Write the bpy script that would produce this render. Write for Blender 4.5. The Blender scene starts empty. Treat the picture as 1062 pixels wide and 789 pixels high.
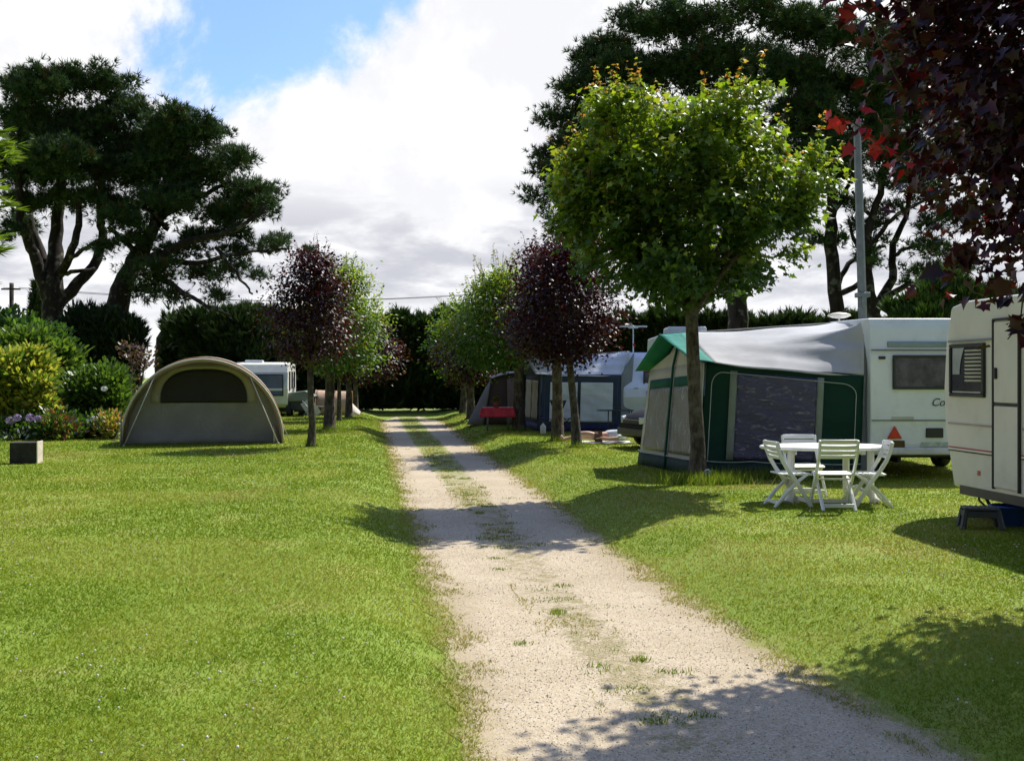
import bpy, bmesh, math, random
import numpy as np
from mathutils import Vector, Matrix
R = math.radians
sc = bpy.context.scene
COL = sc.collection

# ------------------------------------------------------------------ camera
F, CX, HY, HC = 1113.0, 531.0, 390.0, 1.6
cam_d = bpy.data.cameras.new('camera'); cam = bpy.data.objects.new('camera', cam_d); COL.objects.link(cam)
cam.location = (0, 0, HC); cam.rotation_euler = (R(90), 0, 0)
cam_d.sensor_width = 36; cam_d.lens = 36 * F / 1062; cam_d.shift_y = -4.5 / 1062
cam_d.clip_end = 3000; cam_d.clip_start = 0.05
sc.camera = cam
sc.view_settings.view_transform = 'Standard'; sc.view_settings.look = 'None'
sc.view_settings.gamma = 1; sc.view_settings.use_curve_mapping = False
sc.view_settings.exposure = 0.50
sc.cycles.max_bounces = 6; sc.cycles.diffuse_bounces = 3; sc.cycles.glossy_bounces = 3
sc.cycles.transmission_bounces = 4; sc.cycles.transparent_max_bounces = 8
sc.cycles.caustics_reflective = False; sc.cycles.caustics_refractive = False
sc.cycles.use_denoising = True

# ------------------------------------------------------------------ sun and sky
SUN = Vector((0.51, 0.60, 1.0)).normalized()
sun_d = bpy.data.lights.new('sun', 'SUN'); sun_d.energy = 5.0; sun_d.angle = R(0.5); sun_d.color = (1.0, 0.95, 0.86)
sun = bpy.data.objects.new('sun', sun_d); COL.objects.link(sun)
sun.rotation_euler = SUN.to_track_quat('Z', 'Y').to_euler(); sun.location = (20, 30, 40)

world = bpy.data.worlds.new('World'); sc.world = world; world.use_nodes = True
NT = world.node_tree; NT.nodes.clear()
def nn(nt, typ, **kw):
    n = nt.nodes.new(typ)
    for k, v in kw.items(): setattr(n, k, v)
    return n
def lk(nt, a, b): nt.links.new(a, b)
def mth(nt, op, a, b=None, c=None, clamp=False):
    n = nt.nodes.new('ShaderNodeMath'); n.operation = op; n.use_clamp = clamp
    for i, v in enumerate((a, b, c)):
        if v is None: continue
        if isinstance(v, (int, float)): n.inputs[i].default_value = v
        else: nt.links.new(v, n.inputs[i])
    return n.outputs[0]
def mrange(nt, v, a, b, c=0.0, d=1.0, smooth=True):
    n = nt.nodes.new('ShaderNodeMapRange'); n.interpolation_type = 'SMOOTHSTEP' if smooth else 'LINEAR'
    nt.links.new(v, n.inputs['Value'])
    for nm, val in (('From Min', a), ('From Max', b), ('To Min', c), ('To Max', d)): n.inputs[nm].default_value = val
    return n.outputs['Result']
def mixc(nt, f, a, b, blend='MIX'):
    n = nt.nodes.new('ShaderNodeMix'); n.data_type = 'RGBA'; n.blend_type = blend
    if isinstance(f, (int, float)): n.inputs[0].default_value = f
    else: nt.links.new(f, n.inputs[0])
    for i, v in ((6, a), (7, b)):
        if isinstance(v, (tuple, list)): n.inputs[i].default_value = (v[0], v[1], v[2], 1)
        else: nt.links.new(v, n.inputs[i])
    return n.outputs[2]
def noise(nt, vec, scale, detail=4, rough=0.55, dist=0.0):
    n = nt.nodes.new('ShaderNodeTexNoise')
    if vec is not None: nt.links.new(vec, n.inputs['Vector'])
    n.inputs['Scale'].default_value = scale; n.inputs['Detail'].default_value = detail
    n.inputs['Roughness'].default_value = rough; n.inputs['Distortion'].default_value = dist
    return n.outputs['Fac']

tc = nn(NT, 'ShaderNodeTexCoord'); sep = nn(NT, 'ShaderNodeSeparateXYZ'); lk(NT, tc.outputs['Generated'], sep.inputs[0])
dx, dy, dz = sep.outputs
sky = nn(NT, 'ShaderNodeTexSky'); sky.sky_type = 'NISHITA'; sky.sun_disc = False
sky.sun_elevation = math.asin(SUN.z); sky.sun_rotation = math.atan2(SUN.x, SUN.y)
az = mth(NT, 'ARCTAN2', dx, dy); el = mth(NT, 'ARCSINE', dz)
zz = mth(NT, 'ADD', mth(NT, 'MAXIMUM', dz, 0.0), 0.22)
cmb = nn(NT, 'ShaderNodeCombineXYZ')
lk(NT, mth(NT, 'DIVIDE', dx, zz), cmb.inputs[0]); lk(NT, mth(NT, 'DIVIDE', dy, zz), cmb.inputs[1])
cvec = cmb.outputs[0]
nA = noise(NT, cvec, 3.1, 8, 0.58, 0.3)
nB = noise(NT, tc.outputs['Generated'], 7.0, 8, 0.6, 0.2)
nC = noise(NT, cvec, 0.9, 6, 0.55)
# window of clear sky in the north-west, ragged by the noise
ex = mth(NT, 'DIVIDE', mth(NT, 'ADD', az, 0.205), 0.113)
ey = mth(NT, 'DIVIDE', mth(NT, 'SUBTRACT', mth(NT, 'SUBTRACT', el, 0.335), mth(NT, 'MULTIPLY', mth(NT, 'ADD', az, 0.205), 0.45)), 0.075)
dd = mth(NT, 'SQRT', mth(NT, 'ADD', mth(NT, 'MULTIPLY', ex, ex), mth(NT, 'MULTIPLY', ey, ey)))
v1 = mth(NT, 'ADD', mth(NT, 'SUBTRACT', dd, 1.0), mth(NT, 'MULTIPLY', mth(NT, 'SUBTRACT', nB, 0.5), 3.2))
clear1 = mrange(NT, v1, -0.25, 0.25, 1.0, 0.0)
clear2 = mth(NT, 'MULTIPLY', mrange(NT, nC, 0.56, 0.70, 1.0, 0.0), mrange(NT, el, 0.42, 0.6))  # unseen blue gaps overhead, added to lessen and cool the fill light
cloud = mth(NT, 'SUBTRACT', 1.0, mth(NT, 'MAXIMUM', clear1, clear2))
cloud = mth(NT, 'ADD', mth(NT, 'MULTIPLY', cloud, 0.97), 0.03)
# grey flat bases low down, white heads above
low = mth(NT, 'MULTIPLY', mrange(NT, el, 0.22, 0.12), mrange(NT, el, 0.015, 0.09))
gfac = mth(NT, 'MULTIPLY', low, mrange(NT, nA, 0.3, 0.62))
gfac2 = mth(NT, 'MULTIPLY', mrange(NT, nB, 0.60, 0.40), 0.38)
shade = mth(NT, 'MAXIMUM', gfac, gfac2, clamp=True)
ccol = mixc(NT, shade, (1.0, 1.0, 1.01), (0.56, 0.57, 0.63))
bg1 = nn(NT, 'ShaderNodeBackground'); lk(NT, mixc(NT, 1.0, sky.outputs[0], (.62, .77, 1.08), 'MULTIPLY'), bg1.inputs[0]); bg1.inputs[1].default_value = 0.15
bg2 = nn(NT, 'ShaderNodeBackground'); lk(NT, ccol, bg2.inputs[0])
# unseen clouds behind the camera are dimmed to cut fill light and deepen shadows
lk(NT, mrange(NT, dy, -0.5, 0.35, 0.22, 0.80), bg2.inputs[1])
mx = nn(NT, 'ShaderNodeMixShader'); lk(NT, cloud, mx.inputs[0]); lk(NT, bg1.outputs[0], mx.inputs[1]); lk(NT, bg2.outputs[0], mx.inputs[2])
wo = nn(NT, 'ShaderNodeOutputWorld'); lk(NT, mx.outputs[0], wo.inputs[0])

# ------------------------------------------------------------------ helpers
def P(x, y, Y):                     # a photo position at depth Y (layout notes are kept in photo pixels)
    return Vector(((x - CX) * Y / F, Y, HC - (y - HY) * Y / F))
def tag(o, label=None, cat=None, group=None, kind=None):
    if label: o['label'] = label
    if cat: o['category'] = cat
    if group: o['group'] = group
    if kind: o['kind'] = kind
    return o
def thing(name, label, cat, loc=(0, 0, 0), rz=0.0, group=None):
    o = bpy.data.objects.new(name, None); COL.objects.link(o); o.empty_display_size = 0.2
    o.location = loc; o.rotation_euler = (0, 0, rz)
    return tag(o, label, cat, group)
def link_mesh(name, me, mats, parent=None):
    for m in (mats if isinstance(mats, (list, tuple)) else [mats]): me.materials.append(m)
    o = bpy.data.objects.new(name, me); COL.objects.link(o)
    if parent is not None: o.parent = parent
    return o
def copy_tree(o, parent=None):
    c = o.copy(); COL.objects.link(c)
    if parent is not None: c.parent = parent
    for ch in list(o.children): copy_tree(ch, c)
    return c

class MB:
    def __init__(s): s.v = []; s.f = []; s.m = []; s.sm = []
    def add(s, vs, fs, m=0, smooth=False):
        b = len(s.v); s.v += [tuple(v) for v in vs]
        for f in fs: s.f.append(tuple(b + i for i in f)); s.m.append(m); s.sm.append(smooth)
        return s
    def box(s, c, d, rz=0.0, m=0, rx=0.0, ry=0.0):
        M = Matrix.Rotation(rz, 3, 'Z') @ Matrix.Rotation(ry, 3, 'Y') @ Matrix.Rotation(rx, 3, 'X')
        vs = [Vector(c) + M @ Vector((a * d[0] / 2, b * d[1] / 2, e * d[2] / 2)) for e in (-1, 1) for b in (-1, 1) for a in (-1, 1)]
        return s.add(vs, [(0, 2, 3, 1), (4, 5, 7, 6), (0, 1, 5, 4), (2, 6, 7, 3), (0, 4, 6, 2), (1, 3, 7, 5)], m)
    def tube(s, pts, rad, n=8, m=0, caps=True, smooth=True):
        pts = [Vector(p) for p in pts]
        if isinstance(rad, (int, float)): rad = [rad] * len(pts)
        vs = []; fs = []; prev = None
        for i, p in enumerate(pts):
            t = (pts[min(i + 1, len(pts) - 1)] - pts[max(i - 1, 0)])
            t = t.normalized() if t.length > 1e-9 else Vector((0, 0, 1))
            u = prev if prev is not None else (Vector((1, 0, 0)) if abs(t.x) < 0.8 else Vector((0, 1, 0)))
            u = (u - t * u.dot(t)).normalized(); prev = u; w = t.cross(u)
            for k in range(n):
                a = 2 * math.pi * k / n
                vs.append(p + (u * math.cos(a) + w * math.sin(a)) * rad[i])
        for i in range(len(pts) - 1):
            for k in range(n):
                fs.append((i * n + k, i * n + (k + 1) % n, (i + 1) * n + (k + 1) % n, (i + 1) * n + k))
        s.add(vs, fs, m, smooth)
        if caps:
            b = len(s.v) - len(vs)
            s.f.append(tuple(b + k for k in reversed(range(n)))); s.m.append(m); s.sm.append(False)
            s.f.append(tuple(b + (len(pts) - 1) * n + k for k in range(n))); s.m.append(m); s.sm.append(False)
        return s
    def lathe(s, prof, c=(0, 0, 0), n=20, m=0, sx=1.0, sy=1.0, smooth=True):
        vs = []; fs = []
        for r, z in prof:
            for k in range(n):
                a = 2 * math.pi * k / n
                vs.append((c[0] + r * math.cos(a) * sx, c[1] + r * math.sin(a) * sy, c[2] + z))
        for i in range(len(prof) - 1):
            for k in range(n): fs.append((i * n + k, i * n + (k + 1) % n, (i + 1) * n + (k + 1) % n, (i + 1) * n + k))
        fs.append(tuple(reversed(range(n)))); fs.append(tuple((len(prof) - 1) * n + k for k in range(n)))
        return s.add(vs, fs, m, smooth)
    def prism(s, poly, fn, a, b, m=0):       # poly of (p,q); fn(p,q,t) -> xyz; from t=a to t=b
        n = len(poly); vs = [fn(p, q, a) for p, q in poly] + [fn(p, q, b) for p, q in poly]
        fs = [tuple(range(n)), tuple(reversed(range(n, 2 * n)))] + [(i, i + n, (i + 1) % n + n, (i + 1) % n) for i in range(n)]
        return s.add(vs, fs, m)
    def grid(s, fn, nu, nv, m=0, smooth=True):
        vs = [fn(i / nu, j / nv) for j in range(nv + 1) for i in range(nu + 1)]
        fs = [(j * (nu + 1) + i, j * (nu + 1) + i + 1, (j + 1) * (nu + 1) + i + 1, (j + 1) * (nu + 1) + i) for j in range(nv) for i in range(nu)]
        return s.add(vs, fs, m, smooth)
    def build(s, name, mats, parent=None, origin=None, bevel=0.0, solid=0.0, seg=2, fix=True):
        me = bpy.data.meshes.new(name)
        vs = s.v
        if origin is not None:
            o = Vector(origin); vs = [tuple(Vector(v) - o) for v in vs]
        me.from_pydata(vs, [], s.f)
        me.polygons.foreach_set('material_index', s.m); me.polygons.foreach_set('use_smooth', s.sm)
        if fix:
            bm = bmesh.new(); bm.from_mesh(me); bmesh.ops.recalc_face_normals(bm, faces=bm.faces); bm.to_mesh(me); bm.free()
        me.update()
        ob = link_mesh(name, me, mats, parent)
        if solid:
            md = ob.modifiers.new('solid', 'SOLIDIFY'); md.thickness = solid; md.offset = 0
        if bevel:
            md = ob.modifiers.new('bevel', 'BEVEL'); md.width = bevel; md.segments = seg; md.limit_method = 'ANGLE'; md.angle_limit = R(35)
        return ob

# ---- vectorised leaves
def unit(a): return a / np.maximum(np.linalg.norm(a, axis=1, keepdims=True), 1e-9)
def leaf_object(name, c, d, n, s, tpl, cols, mat, parent=None, origin=None):
    tv, tf = tpl
    tv = np.array(tv, float); k = len(tv); N = len(c)
    ex = unit(np.asarray(d, float)); nz = np.asarray(n, float)
    ez = unit(nz - ex * np.sum(nz * ex, 1, keepdims=True)); ey = np.cross(ez, ex)
    s = np.broadcast_to(np.asarray(s, float), (N,))[:, None, None]
    V = c[:, None, :] + s * (tv[None, :, 0:1] * ex[:, None] + tv[None, :, 1:2] * ey[:, None] + tv[None, :, 2:3] * ez[:, None])
    V = V.reshape(-1, 3)
    if origin is not None: V = V - np.array(origin)[None]
    lens = np.array([len(f) for f in tf]); flat = np.concatenate([np.array(f) for f in tf])
    L = (flat[None] + (np.arange(N) * k)[:, None]).reshape(-1)
    starts = np.concatenate([[0], np.cumsum(np.tile(lens, N))[:-1]])
    me = bpy.data.meshes.new(name)
    me.vertices.add(N * k); me.vertices.foreach_set('co', V.astype(np.float32).ravel())
    me.loops.add(len(L)); me.loops.foreach_set('vertex_index', L.astype(np.int32))
    me.polygons.add(len(starts)); me.polygons.foreach_set('loop_start', starts.astype(np.int32))
    at = me.attributes.new('tint', 'FLOAT_COLOR', 'POINT')
    cc = np.ones((N, k, 4), np.float32); cc[:, :, :3] = np.asarray(cols, np.float32)[:, None, :]
    at.data.foreach_set('color', cc.ravel())
    me.update(calc_edges=True)
    return link_mesh(name, me, mat, parent)
DIAMOND = ([(0, 0, 0), (.45, .30, .07), (1, 0, -.06), (.45, -.30, .07)], [(0, 2, 1), (0, 3, 2)])
OVAL = ([(0, 0, 0), (.3, .26, .05), (.72, .24, .04), (1, 0, -.05), (.72, -.24, .04), (.3, -.26, .05)], [(0, 3, 2, 1), (0, 5, 4, 3)])
_st = [(0, .05), (-.02, .34), (.30, .26), (.42, .52), (.58, .22), (1.0, 0)]
MAPLE = ([(x, y, .30 * abs(y) - .22 * x * x) for x, y in _st] + [(x, -y, .30 * abs(y) - .22 * x * x) for x, y in reversed(_st[:-1])], None)
_k = len(MAPLE[0]); MAPLE = (MAPLE[0] + [(.35, 0, 0.0)], [(i, (i + 1) % _k, _k) for i in range(_k)])
def tuft(seed, n, spread=1.0, w=0.07, flat=1.0):
    r = random.Random(seed); v = []; f = []
    for i in range(n):
        a = r.uniform(0, 6.283); b = r.uniform(0.1, 1.0) * spread
        d = Vector((math.cos(b), math.sin(b) * math.cos(a), math.sin(b) * math.sin(a) * flat)).normalized()
        q = d.cross(Vector((r.uniform(-1, 1), r.uniform(-1, 1), r.uniform(-1, 1)))).normalized() * w
        l = r.uniform(.6, 1.0); o = d * r.uniform(0, .12)
        v += [tuple(o - q), tuple(o + q), tuple(o + d * l)]; f.append((3 * i, 3 * i + 1, 3 * i + 2))
    return (v, f)
NEEDLE = tuft(3, 14, 1.35, 0.055)
SPRAY = tuft(5, 9, 0.75, 0.085, 0.35)

# ------------------------------------------------------------------ materials
def newmat(name):
    m = bpy.data.materials.new(name); m.use_nodes = True
    nt = m.node_tree; b = nt.nodes['Principled BSDF']
    return m, nt, b
def bump(nt, b, h, strength=0.3, dist=0.01):
    n = nt.nodes.new('ShaderNodeBump'); n.inputs['Strength'].default_value = strength; n.inputs['Distance'].default_value = dist
    nt.links.new(h, n.inputs['Height']); nt.links.new(n.outputs[0], b.inputs['Normal'])
def opos(nt):
    return nt.nodes.new('ShaderNodeTexCoord').outputs['Object']
def plain(name, col, rough=0.5, var=0.12, scale=3.0, spec=0.5, metal=0.0, bs=0.0, bscale=30.0, dirt=0.0, dirtcol=(.12, .11, .08)):
    m, nt, b = newmat(name); p = opos(nt)
    a = noise(nt, p, scale, 5)
    lo = tuple(c * (1 - var) for c in col); hi = tuple(min(1, c * (1 + var)) for c in col)
    c = mixc(nt, mrange(nt, a, .3, .7), lo, hi)
    if dirt:
        d = noise(nt, p, scale * 2.3, 6, .65)
        c = mixc(nt, mth(nt, 'MULTIPLY', mrange(nt, d, .48, .75), dirt), c, dirtcol)
    nt.links.new(c, b.inputs['Base Color']); b.inputs['Roughness'].default_value = rough
    b.inputs['Specular IOR Level'].default_value = spec; b.inputs['Metallic'].default_value = metal
    if bs: bump(nt, b, noise(nt, p, bscale, 4), bs, 0.02)
    return m
def fabric(name, col, rough=0.85, trans=0.25, wr=0.5, var=.10, wscale=2.2):
    m, nt, b = newmat(name); p = opos(nt)
    a = noise(nt, p, 1.6, 5)
    c = mixc(nt, mrange(nt, a, .3, .7), tuple(x * (1 - var) for x in col), tuple(min(1, x * (1 + var)) for x in col))
    nt.links.new(c, b.inputs['Base Color']); b.inputs['Roughness'].default_value = rough
    b.inputs['Specular IOR Level'].default_value = .25
    h = mth(nt, 'ADD', noise(nt, p, wscale, 3, .5, 1.2), mth(nt, 'MULTIPLY', noise(nt, p, 160, 2), .03))
    bump(nt, b, h, wr, 0.06)
    if trans:
        t = nt.nodes.new('ShaderNodeBsdfTranslucent'); nt.links.new(c, t.inputs[0])
        x = nt.nodes.new('ShaderNodeMixShader'); x.inputs[0].default_value = trans
        nt.links.new(b.outputs[0], x.inputs[1]); nt.links.new(t.outputs[0], x.inputs[2])
        nt.links.new(x.outputs[0], nt.nodes['Material Output'].inputs[0])
    return m
def leafmat(name, rough=.4, trans=.35, tgain=(1.5, 1.6, .8), spec=.5):
    m, nt, b = newmat(name)
    at = nt.nodes.new('ShaderNodeAttribute'); at.attribute_name = 'tint'
    nt.links.new(at.outputs['Color'], b.inputs['Base Color']); b.inputs['Roughness'].default_value = rough
    b.inputs['Specular IOR Level'].default_value = spec
    if trans:
        t = nt.nodes.new('ShaderNodeBsdfTranslucent')
        nt.links.new(mixc(nt, 1.0, at.outputs['Color'], tgain, 'MULTIPLY'), t.inputs[0])
        x = nt.nodes.new('ShaderNodeMixShader'); x.inputs[0].default_value = trans
        nt.links.new(b.outputs[0], x.inputs[1]); nt.links.new(t.outputs[0], x.inputs[2])
        nt.links.new(x.outputs[0], nt.nodes['Material Output'].inputs[0])
    return m
def barkmat(name, lo, hi, sc_=9.0):
    m, nt, b = newmat(name); p = opos(nt)
    mp = nt.nodes.new('ShaderNodeMapping'); nt.links.new(p, mp.inputs[0]); mp.inputs['Scale'].default_value = (1, 1, .35)
    a = noise(nt, mp.outputs[0], sc_, 8, .65, .6)
    l = mrange(nt, noise(nt, p, 3.2, 5), .52, .66)
    c = mixc(nt, mrange(nt, a, .3, .72), lo, hi)
    c = mixc(nt, mth(nt, 'MULTIPLY', l, .45), c, (.22, .23, .17))
    nt.links.new(c, b.inputs['Base Color']); b.inputs['Roughness'].default_value = .9; b.inputs['Specular IOR Level'].default_value = .2
    bump(nt, b, a, .9, .04)
    return m
M_LEAF = leafmat('maple_leaf', .46, .36, (1.9, 1.8, .6), .4)
M_RED = leafmat('maroon_leaf', .45, .24, (2.8, .55, .7), .4)
M_NEEDLE = leafmat('pine_needle', .6, .15, (1.3, 1.4, .8), .3)
M_SHRUB = leafmat('shrub_leaf', .42, .35)
M_GRASS = leafmat('grass_blade', .6, .42, (1.3, 1.3, .5), .06)
M_PETAL = leafmat('petal', .7, .3, (1, 1, 1), .2)
M_BARK = barkmat('maple_bark', (.028, .023, .017), (.13, .11, .08), 17.0)
M_PBARK = barkmat('pine_bark', (.010, .008, .006), (.036, .028, .022), 5.0)
M_WHITE = plain('white_panel', (.68, .73, .80), .35, .05, 1.4, dirt=.38, dirtcol=(.42, .42, .38))
M_CREAM = plain('cream_panel', (.67, .635, .575), .4, .05, 1.2, dirt=.3, dirtcol=(.40, .37, .29), bs=.05, bscale=60)
M_GLASSD = plain('dark_acrylic', (.035, .036, .05), .12, .3, 2.0, spec=.6)
M_FRAME = plain('dark_rubber', (.022, .024, .024), .55, .2)
M_GREYTRIM = plain('grey_trim', (.22, .24, .25), .45, .1)
M_CHASSIS = plain('chassis_metal', (.04, .04, .038), .6, .3, metal=.4)
M_TYRE = plain('tyre_rubber', (.018, .018, .018), .85, .2)
M_RIM = plain('wheel_rim', (.45, .45, .46), .35, .1, metal=.7)
M_PLASTIC = plain('white_resin', (.80, .80, .77), .38, .03, 4.0, dirt=.2, dirtcol=(.55, .54, .47), bs=.04, bscale=80)
M_REDR = plain('red_reflector', (.55, .02, .015), .25, .2, 30)
M_REDC = plain('red_cloth', (.50, .012, .03), .55, .2, 4, bs=.2, bscale=8)
M_STEEL = plain('galvanised_steel', (.17, .19, .215), .5, .15, 6, metal=.55, dirt=.4, dirtcol=(.18, .18, .17))
M_DKPOLY = plain('dark_plastic', (.045, .05, .058), .5, .2, bs=.08, bscale=120)
M_BLUE = plain('blue_plastic', (.03, .10, .42), .35, .12)
M_LINE = plain('guy_line', (.55, .52, .45), .8, .1)
# ------------------------------------------------------------------ ground
TL = lambda Y: 0.58 - 0.1355 * Y                    # left edge of the track
TR = lambda Y: 2.451 - 0.1225 * Y + 0.347 * max(0.0, (9.83 - Y) / 5.2) ** 1.5
DIP = .23
def gz(x, y):                                      # the track lies a hand's breadth below the lawns
    x = np.asarray(x, float); y = np.asarray(y, float)
    l = .58 - .1355 * y; r_ = 2.451 - .1225 * y + .347 * np.maximum(0, (9.83 - y) / 5.2) ** 1.5
    dR = np.clip((x - r_ + .1) / 1.15, 0, 1); dL = np.clip((l + .1 - x) / 1.0, 0, 1); d = np.maximum(dR, dL)
    return -DIP * (1 - d * d * (3 - 2 * d)) * np.clip((56 - y) / 10, 0, 1)
def grass_colour(nt, p):
    big = noise(nt, p, .22, 5, .6); mid = noise(nt, p, 1.1, 5, .6, .4); fine = noise(nt, p, 14.0, 5, .7)
    vf = noise(nt, p, 70.0, 3, .7)
    c = mixc(nt, mrange(nt, big, .3, .7), (.148, .222, .016), (.190, .250, .024))
    c = mixc(nt, mth(nt, 'MULTIPLY', mrange(nt, mid, .50, .72), .6), c, (.29, .27, .07))
    c = mixc(nt, mth(nt, 'MULTIPLY', mrange(nt, fine, .50, .76), .45), c, (.115, .19, .014))
    c = mixc(nt, mth(nt, 'MULTIPLY', mrange(nt, vf, .55, .8), .4), c, (.32, .36, .10))
    return c, fine, vf
def wpos(nt): return nt.nodes.new('ShaderNodeNewGeometry').outputs['Position']
m_lawn, nt, b = newmat('lawn'); p = wpos(nt)
c, fi, vf = grass_colour(nt, p); nt.links.new(c, b.inputs['Base Color']); b.inputs['Roughness'].default_value = .8; b.inputs['Specular IOR Level'].default_value = .25
bump(nt, b, mth(nt, 'ADD', fi, vf), .35, .03)
g = MB()
ys = [-40, -10, -2] + [1 + i * 1.0 for i in range(50)] + [51, 53, 56, 60, 75, 120, 250, 900]
offs = [-1.6, -1.1, -.9, -.75, -.6, -.45, -.3, -.1, 0]
def row(y):
    l, r_ = TL(y), TR(y); a = min(l - 2.2, -8); b_ = max(r_ + 2.6, 8)
    return [-900, -150, a - 20, a] + [l + o for o in offs] + [l + (r_ - l) * k / 4 for k in (1, 2, 3)] + [r_ - o for o in reversed(offs)] + [b_, b_ + 20, 150, 900]
rows = [row(max(-2, min(y, 60))) for y in ys]; nx = len(rows[0])
vs = [(x, y, float(gz(x, y))) for y, rw in zip(ys, rows) for x in rw]
g.add(vs, [(j * nx + i, j * nx + i + 1, (j + 1) * nx + i + 1, (j + 1) * nx + i) for j in range(len(ys) - 1) for i in range(nx - 1)], 0, True)
tag(g.build('lawn', m_lawn), 'mown green lawn on both sides of the gravel track', 'lawn', kind='structure')

# gravel track
m_tr, nt, b = newmat('gravel'); p = wpos(nt)
sp = nt.nodes.new('ShaderNodeSeparateXYZ'); nt.links.new(p, sp.inputs[0]); X, Y_, _ = sp.outputs
n1 = noise(nt, p, 1.3, 6, .65); n2 = noise(nt, p, 7.5, 8, .78); n3 = noise(nt, p, 45, 4, .7)
def st(x, y):
    return None
uL = mth(nt, 'SUBTRACT', mth(nt, 'ADD', X, mth(nt, 'MULTIPLY', Y_, .1355)), .58)
uR = mth(nt, 'SUBTRACT', mth(nt, 'ADD', 2.451, mth(nt, 'MULTIPLY', mth(nt, 'POWER', mth(nt, 'MAXIMUM', mth(nt, 'DIVIDE', mth(nt, 'SUBTRACT', 9.83, Y_), 5.2), 0), 1.5), .347)), mth(nt, 'ADD', X, mth(nt, 'MULTIPLY', Y_, .1225)))
wob = mth(nt, 'ADD', mth(nt, 'MULTIPLY', mth(nt, 'SUBTRACT', n1, .5), .45), mth(nt, 'MULTIPLY', mth(nt, 'SUBTRACT', n2, .5), .5))
edge = mth(nt, 'ADD', mth(nt, 'MINIMUM', uL, uR), wob)
eg = mrange(nt, edge, -.08, .06, 1, 0)
vor = nt.nodes.new('ShaderNodeTexVoronoi'); nt.links.new(p, vor.inputs['Vector']); vor.inputs['Scale'].default_value = 85
vor2 = nt.nodes.new('ShaderNodeTexVoronoi'); nt.links.new(p, vor2.inputs['Vector']); vor2.inputs['Scale'].default_value = 210
sv = nt.nodes.new('ShaderNodeSeparateColor'); nt.links.new(vor.outputs['Color'], sv.inputs[0])
gc = mixc(nt, mrange(nt, n1, .3, .7), (.385, .312, .200), (.465, .385, .262))
gc = mixc(nt, mth(nt, 'MULTIPLY', mrange(nt, sv.outputs[0], .55, 1.0), .55), gc, (.56, .51, .43))
gc = mixc(nt, mth(nt, 'MULTIPLY', mrange(nt, sv.outputs[1], .6, 1.0), .55), gc, (.25, .195, .135))
gc = mixc(nt, mth(nt, 'MULTIPLY', mrange(nt, n2, .5, .75), .35), gc, (.33, .25, .145))
# grassy strip between the wheel ruts: broken patches near, closed far off
mid = mth(nt, 'ABSOLUTE', mth(nt, 'SUBTRACT', mth(nt, 'DIVIDE', uL, mth(nt, 'ADD', uL, uR)), .48))
strip = mrange(nt, mth(nt, 'ADD', mid, mth(nt, 'MULTIPLY', mth(nt, 'SUBTRACT', n1, .5), .22)), .06, .27, 1, 0)
farf = mrange(nt, Y_, 9, 30, 0.0, 1.0)
thr = mth(nt, 'SUBTRACT', mth(nt, 'ADD', n2, mth(nt, 'MULTIPLY', mth(nt, 'SUBTRACT', n1, .5), .8)), mth(nt, 'MULTIPLY', mth(nt, 'SUBTRACT', 1.0, strip), .5))
pat = mrange(nt, mth(nt, 'ADD', thr, mth(nt, 'MULTIPLY', farf, .24)), .44, .56)
dryc = mixc(nt, mrange(nt, mth(nt, 'ADD', mth(nt, 'MULTIPLY', n3, .5), mth(nt, 'MULTIPLY', n2, .5)), .42, .60), (.27, .205, .115), (.19, .185, .06))
gcol, fi, vf = grass_colour(nt, p)
grc = mixc(nt, mth(nt, 'MULTIPLY', farf, .8), dryc, gcol)
cc = mixc(nt, mth(nt, 'MULTIPLY', mth(nt, 'MULTIPLY', pat, .85), mth(nt, 'MAXIMUM', farf, mrange(nt, n3, .36, .56, .25, 1.0))), gc, grc)
brn = mrange(nt, edge, .05, .35, 1, 0)
cc = mixc(nt, mth(nt, 'MULTIPLY', brn, .4), cc, (.28, .22, .12))
cc = mixc(nt, eg, cc, mixc(nt, mrange(nt, edge, -.26, .0, .05, .65), gcol, (.27, .225, .10)))
nt.links.new(cc, b.inputs['Base Color']); b.inputs['Roughness'].default_value = .9; b.inputs['Specular IOR Level'].default_value = .2
bump(nt, b, mth(nt, 'ADD', mth(nt, 'ADD', vor.outputs['Distance'], mth(nt, 'MULTIPLY', vor2.outputs['Distance'], .5)), n3), .4, .012)
t = MB(); N = 260; vs = []; rj = random.Random(4)
for i in range(N + 1):
    Y = 1.0 + 46.5 * (i / N) ** 1.5
    e = .13 + rj.uniform(-.07, .07)
    if Y > 43: e -= (Y - 43) / 4.5 * 0.9
    for k in range(7):
        xx = TL(Y) - e + (TR(Y) - TL(Y) + 2 * e) * (0, .04, .1, .5, .9, .96, 1)[k]; vs.append((xx, Y, float(gz(xx, Y)) + .006))
t.add(vs, [(i * 7 + k, i * 7 + k + 1, i * 7 + k + 8, i * 7 + k + 7) for i in range(N) for k in range(6)], 0, True)
tag(t.build('gravel_track', m_tr), 'pale gravel track with a grassy strip down its middle', 'track', kind='structure')

rng = np.random.default_rng(7)
def vis_points(n, y0, y1, power=1.0, margin=1.2):
    u = rng.random(n); Y = y0 + (y1 - y0) * u ** power
    half = Y * .48 + margin
    return (rng.random(n) * 2 - 1) * half, Y
def on_track(X, Y, grow=0.0):
    L = .58 - .1355 * Y; Rr = 2.451 - .1225 * Y + .347 * np.maximum(0, (9.83 - Y) / 5.2) ** 1.5
    return (X > L - grow) & (X < Rr + grow), (X - L) / (Rr - L)
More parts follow.
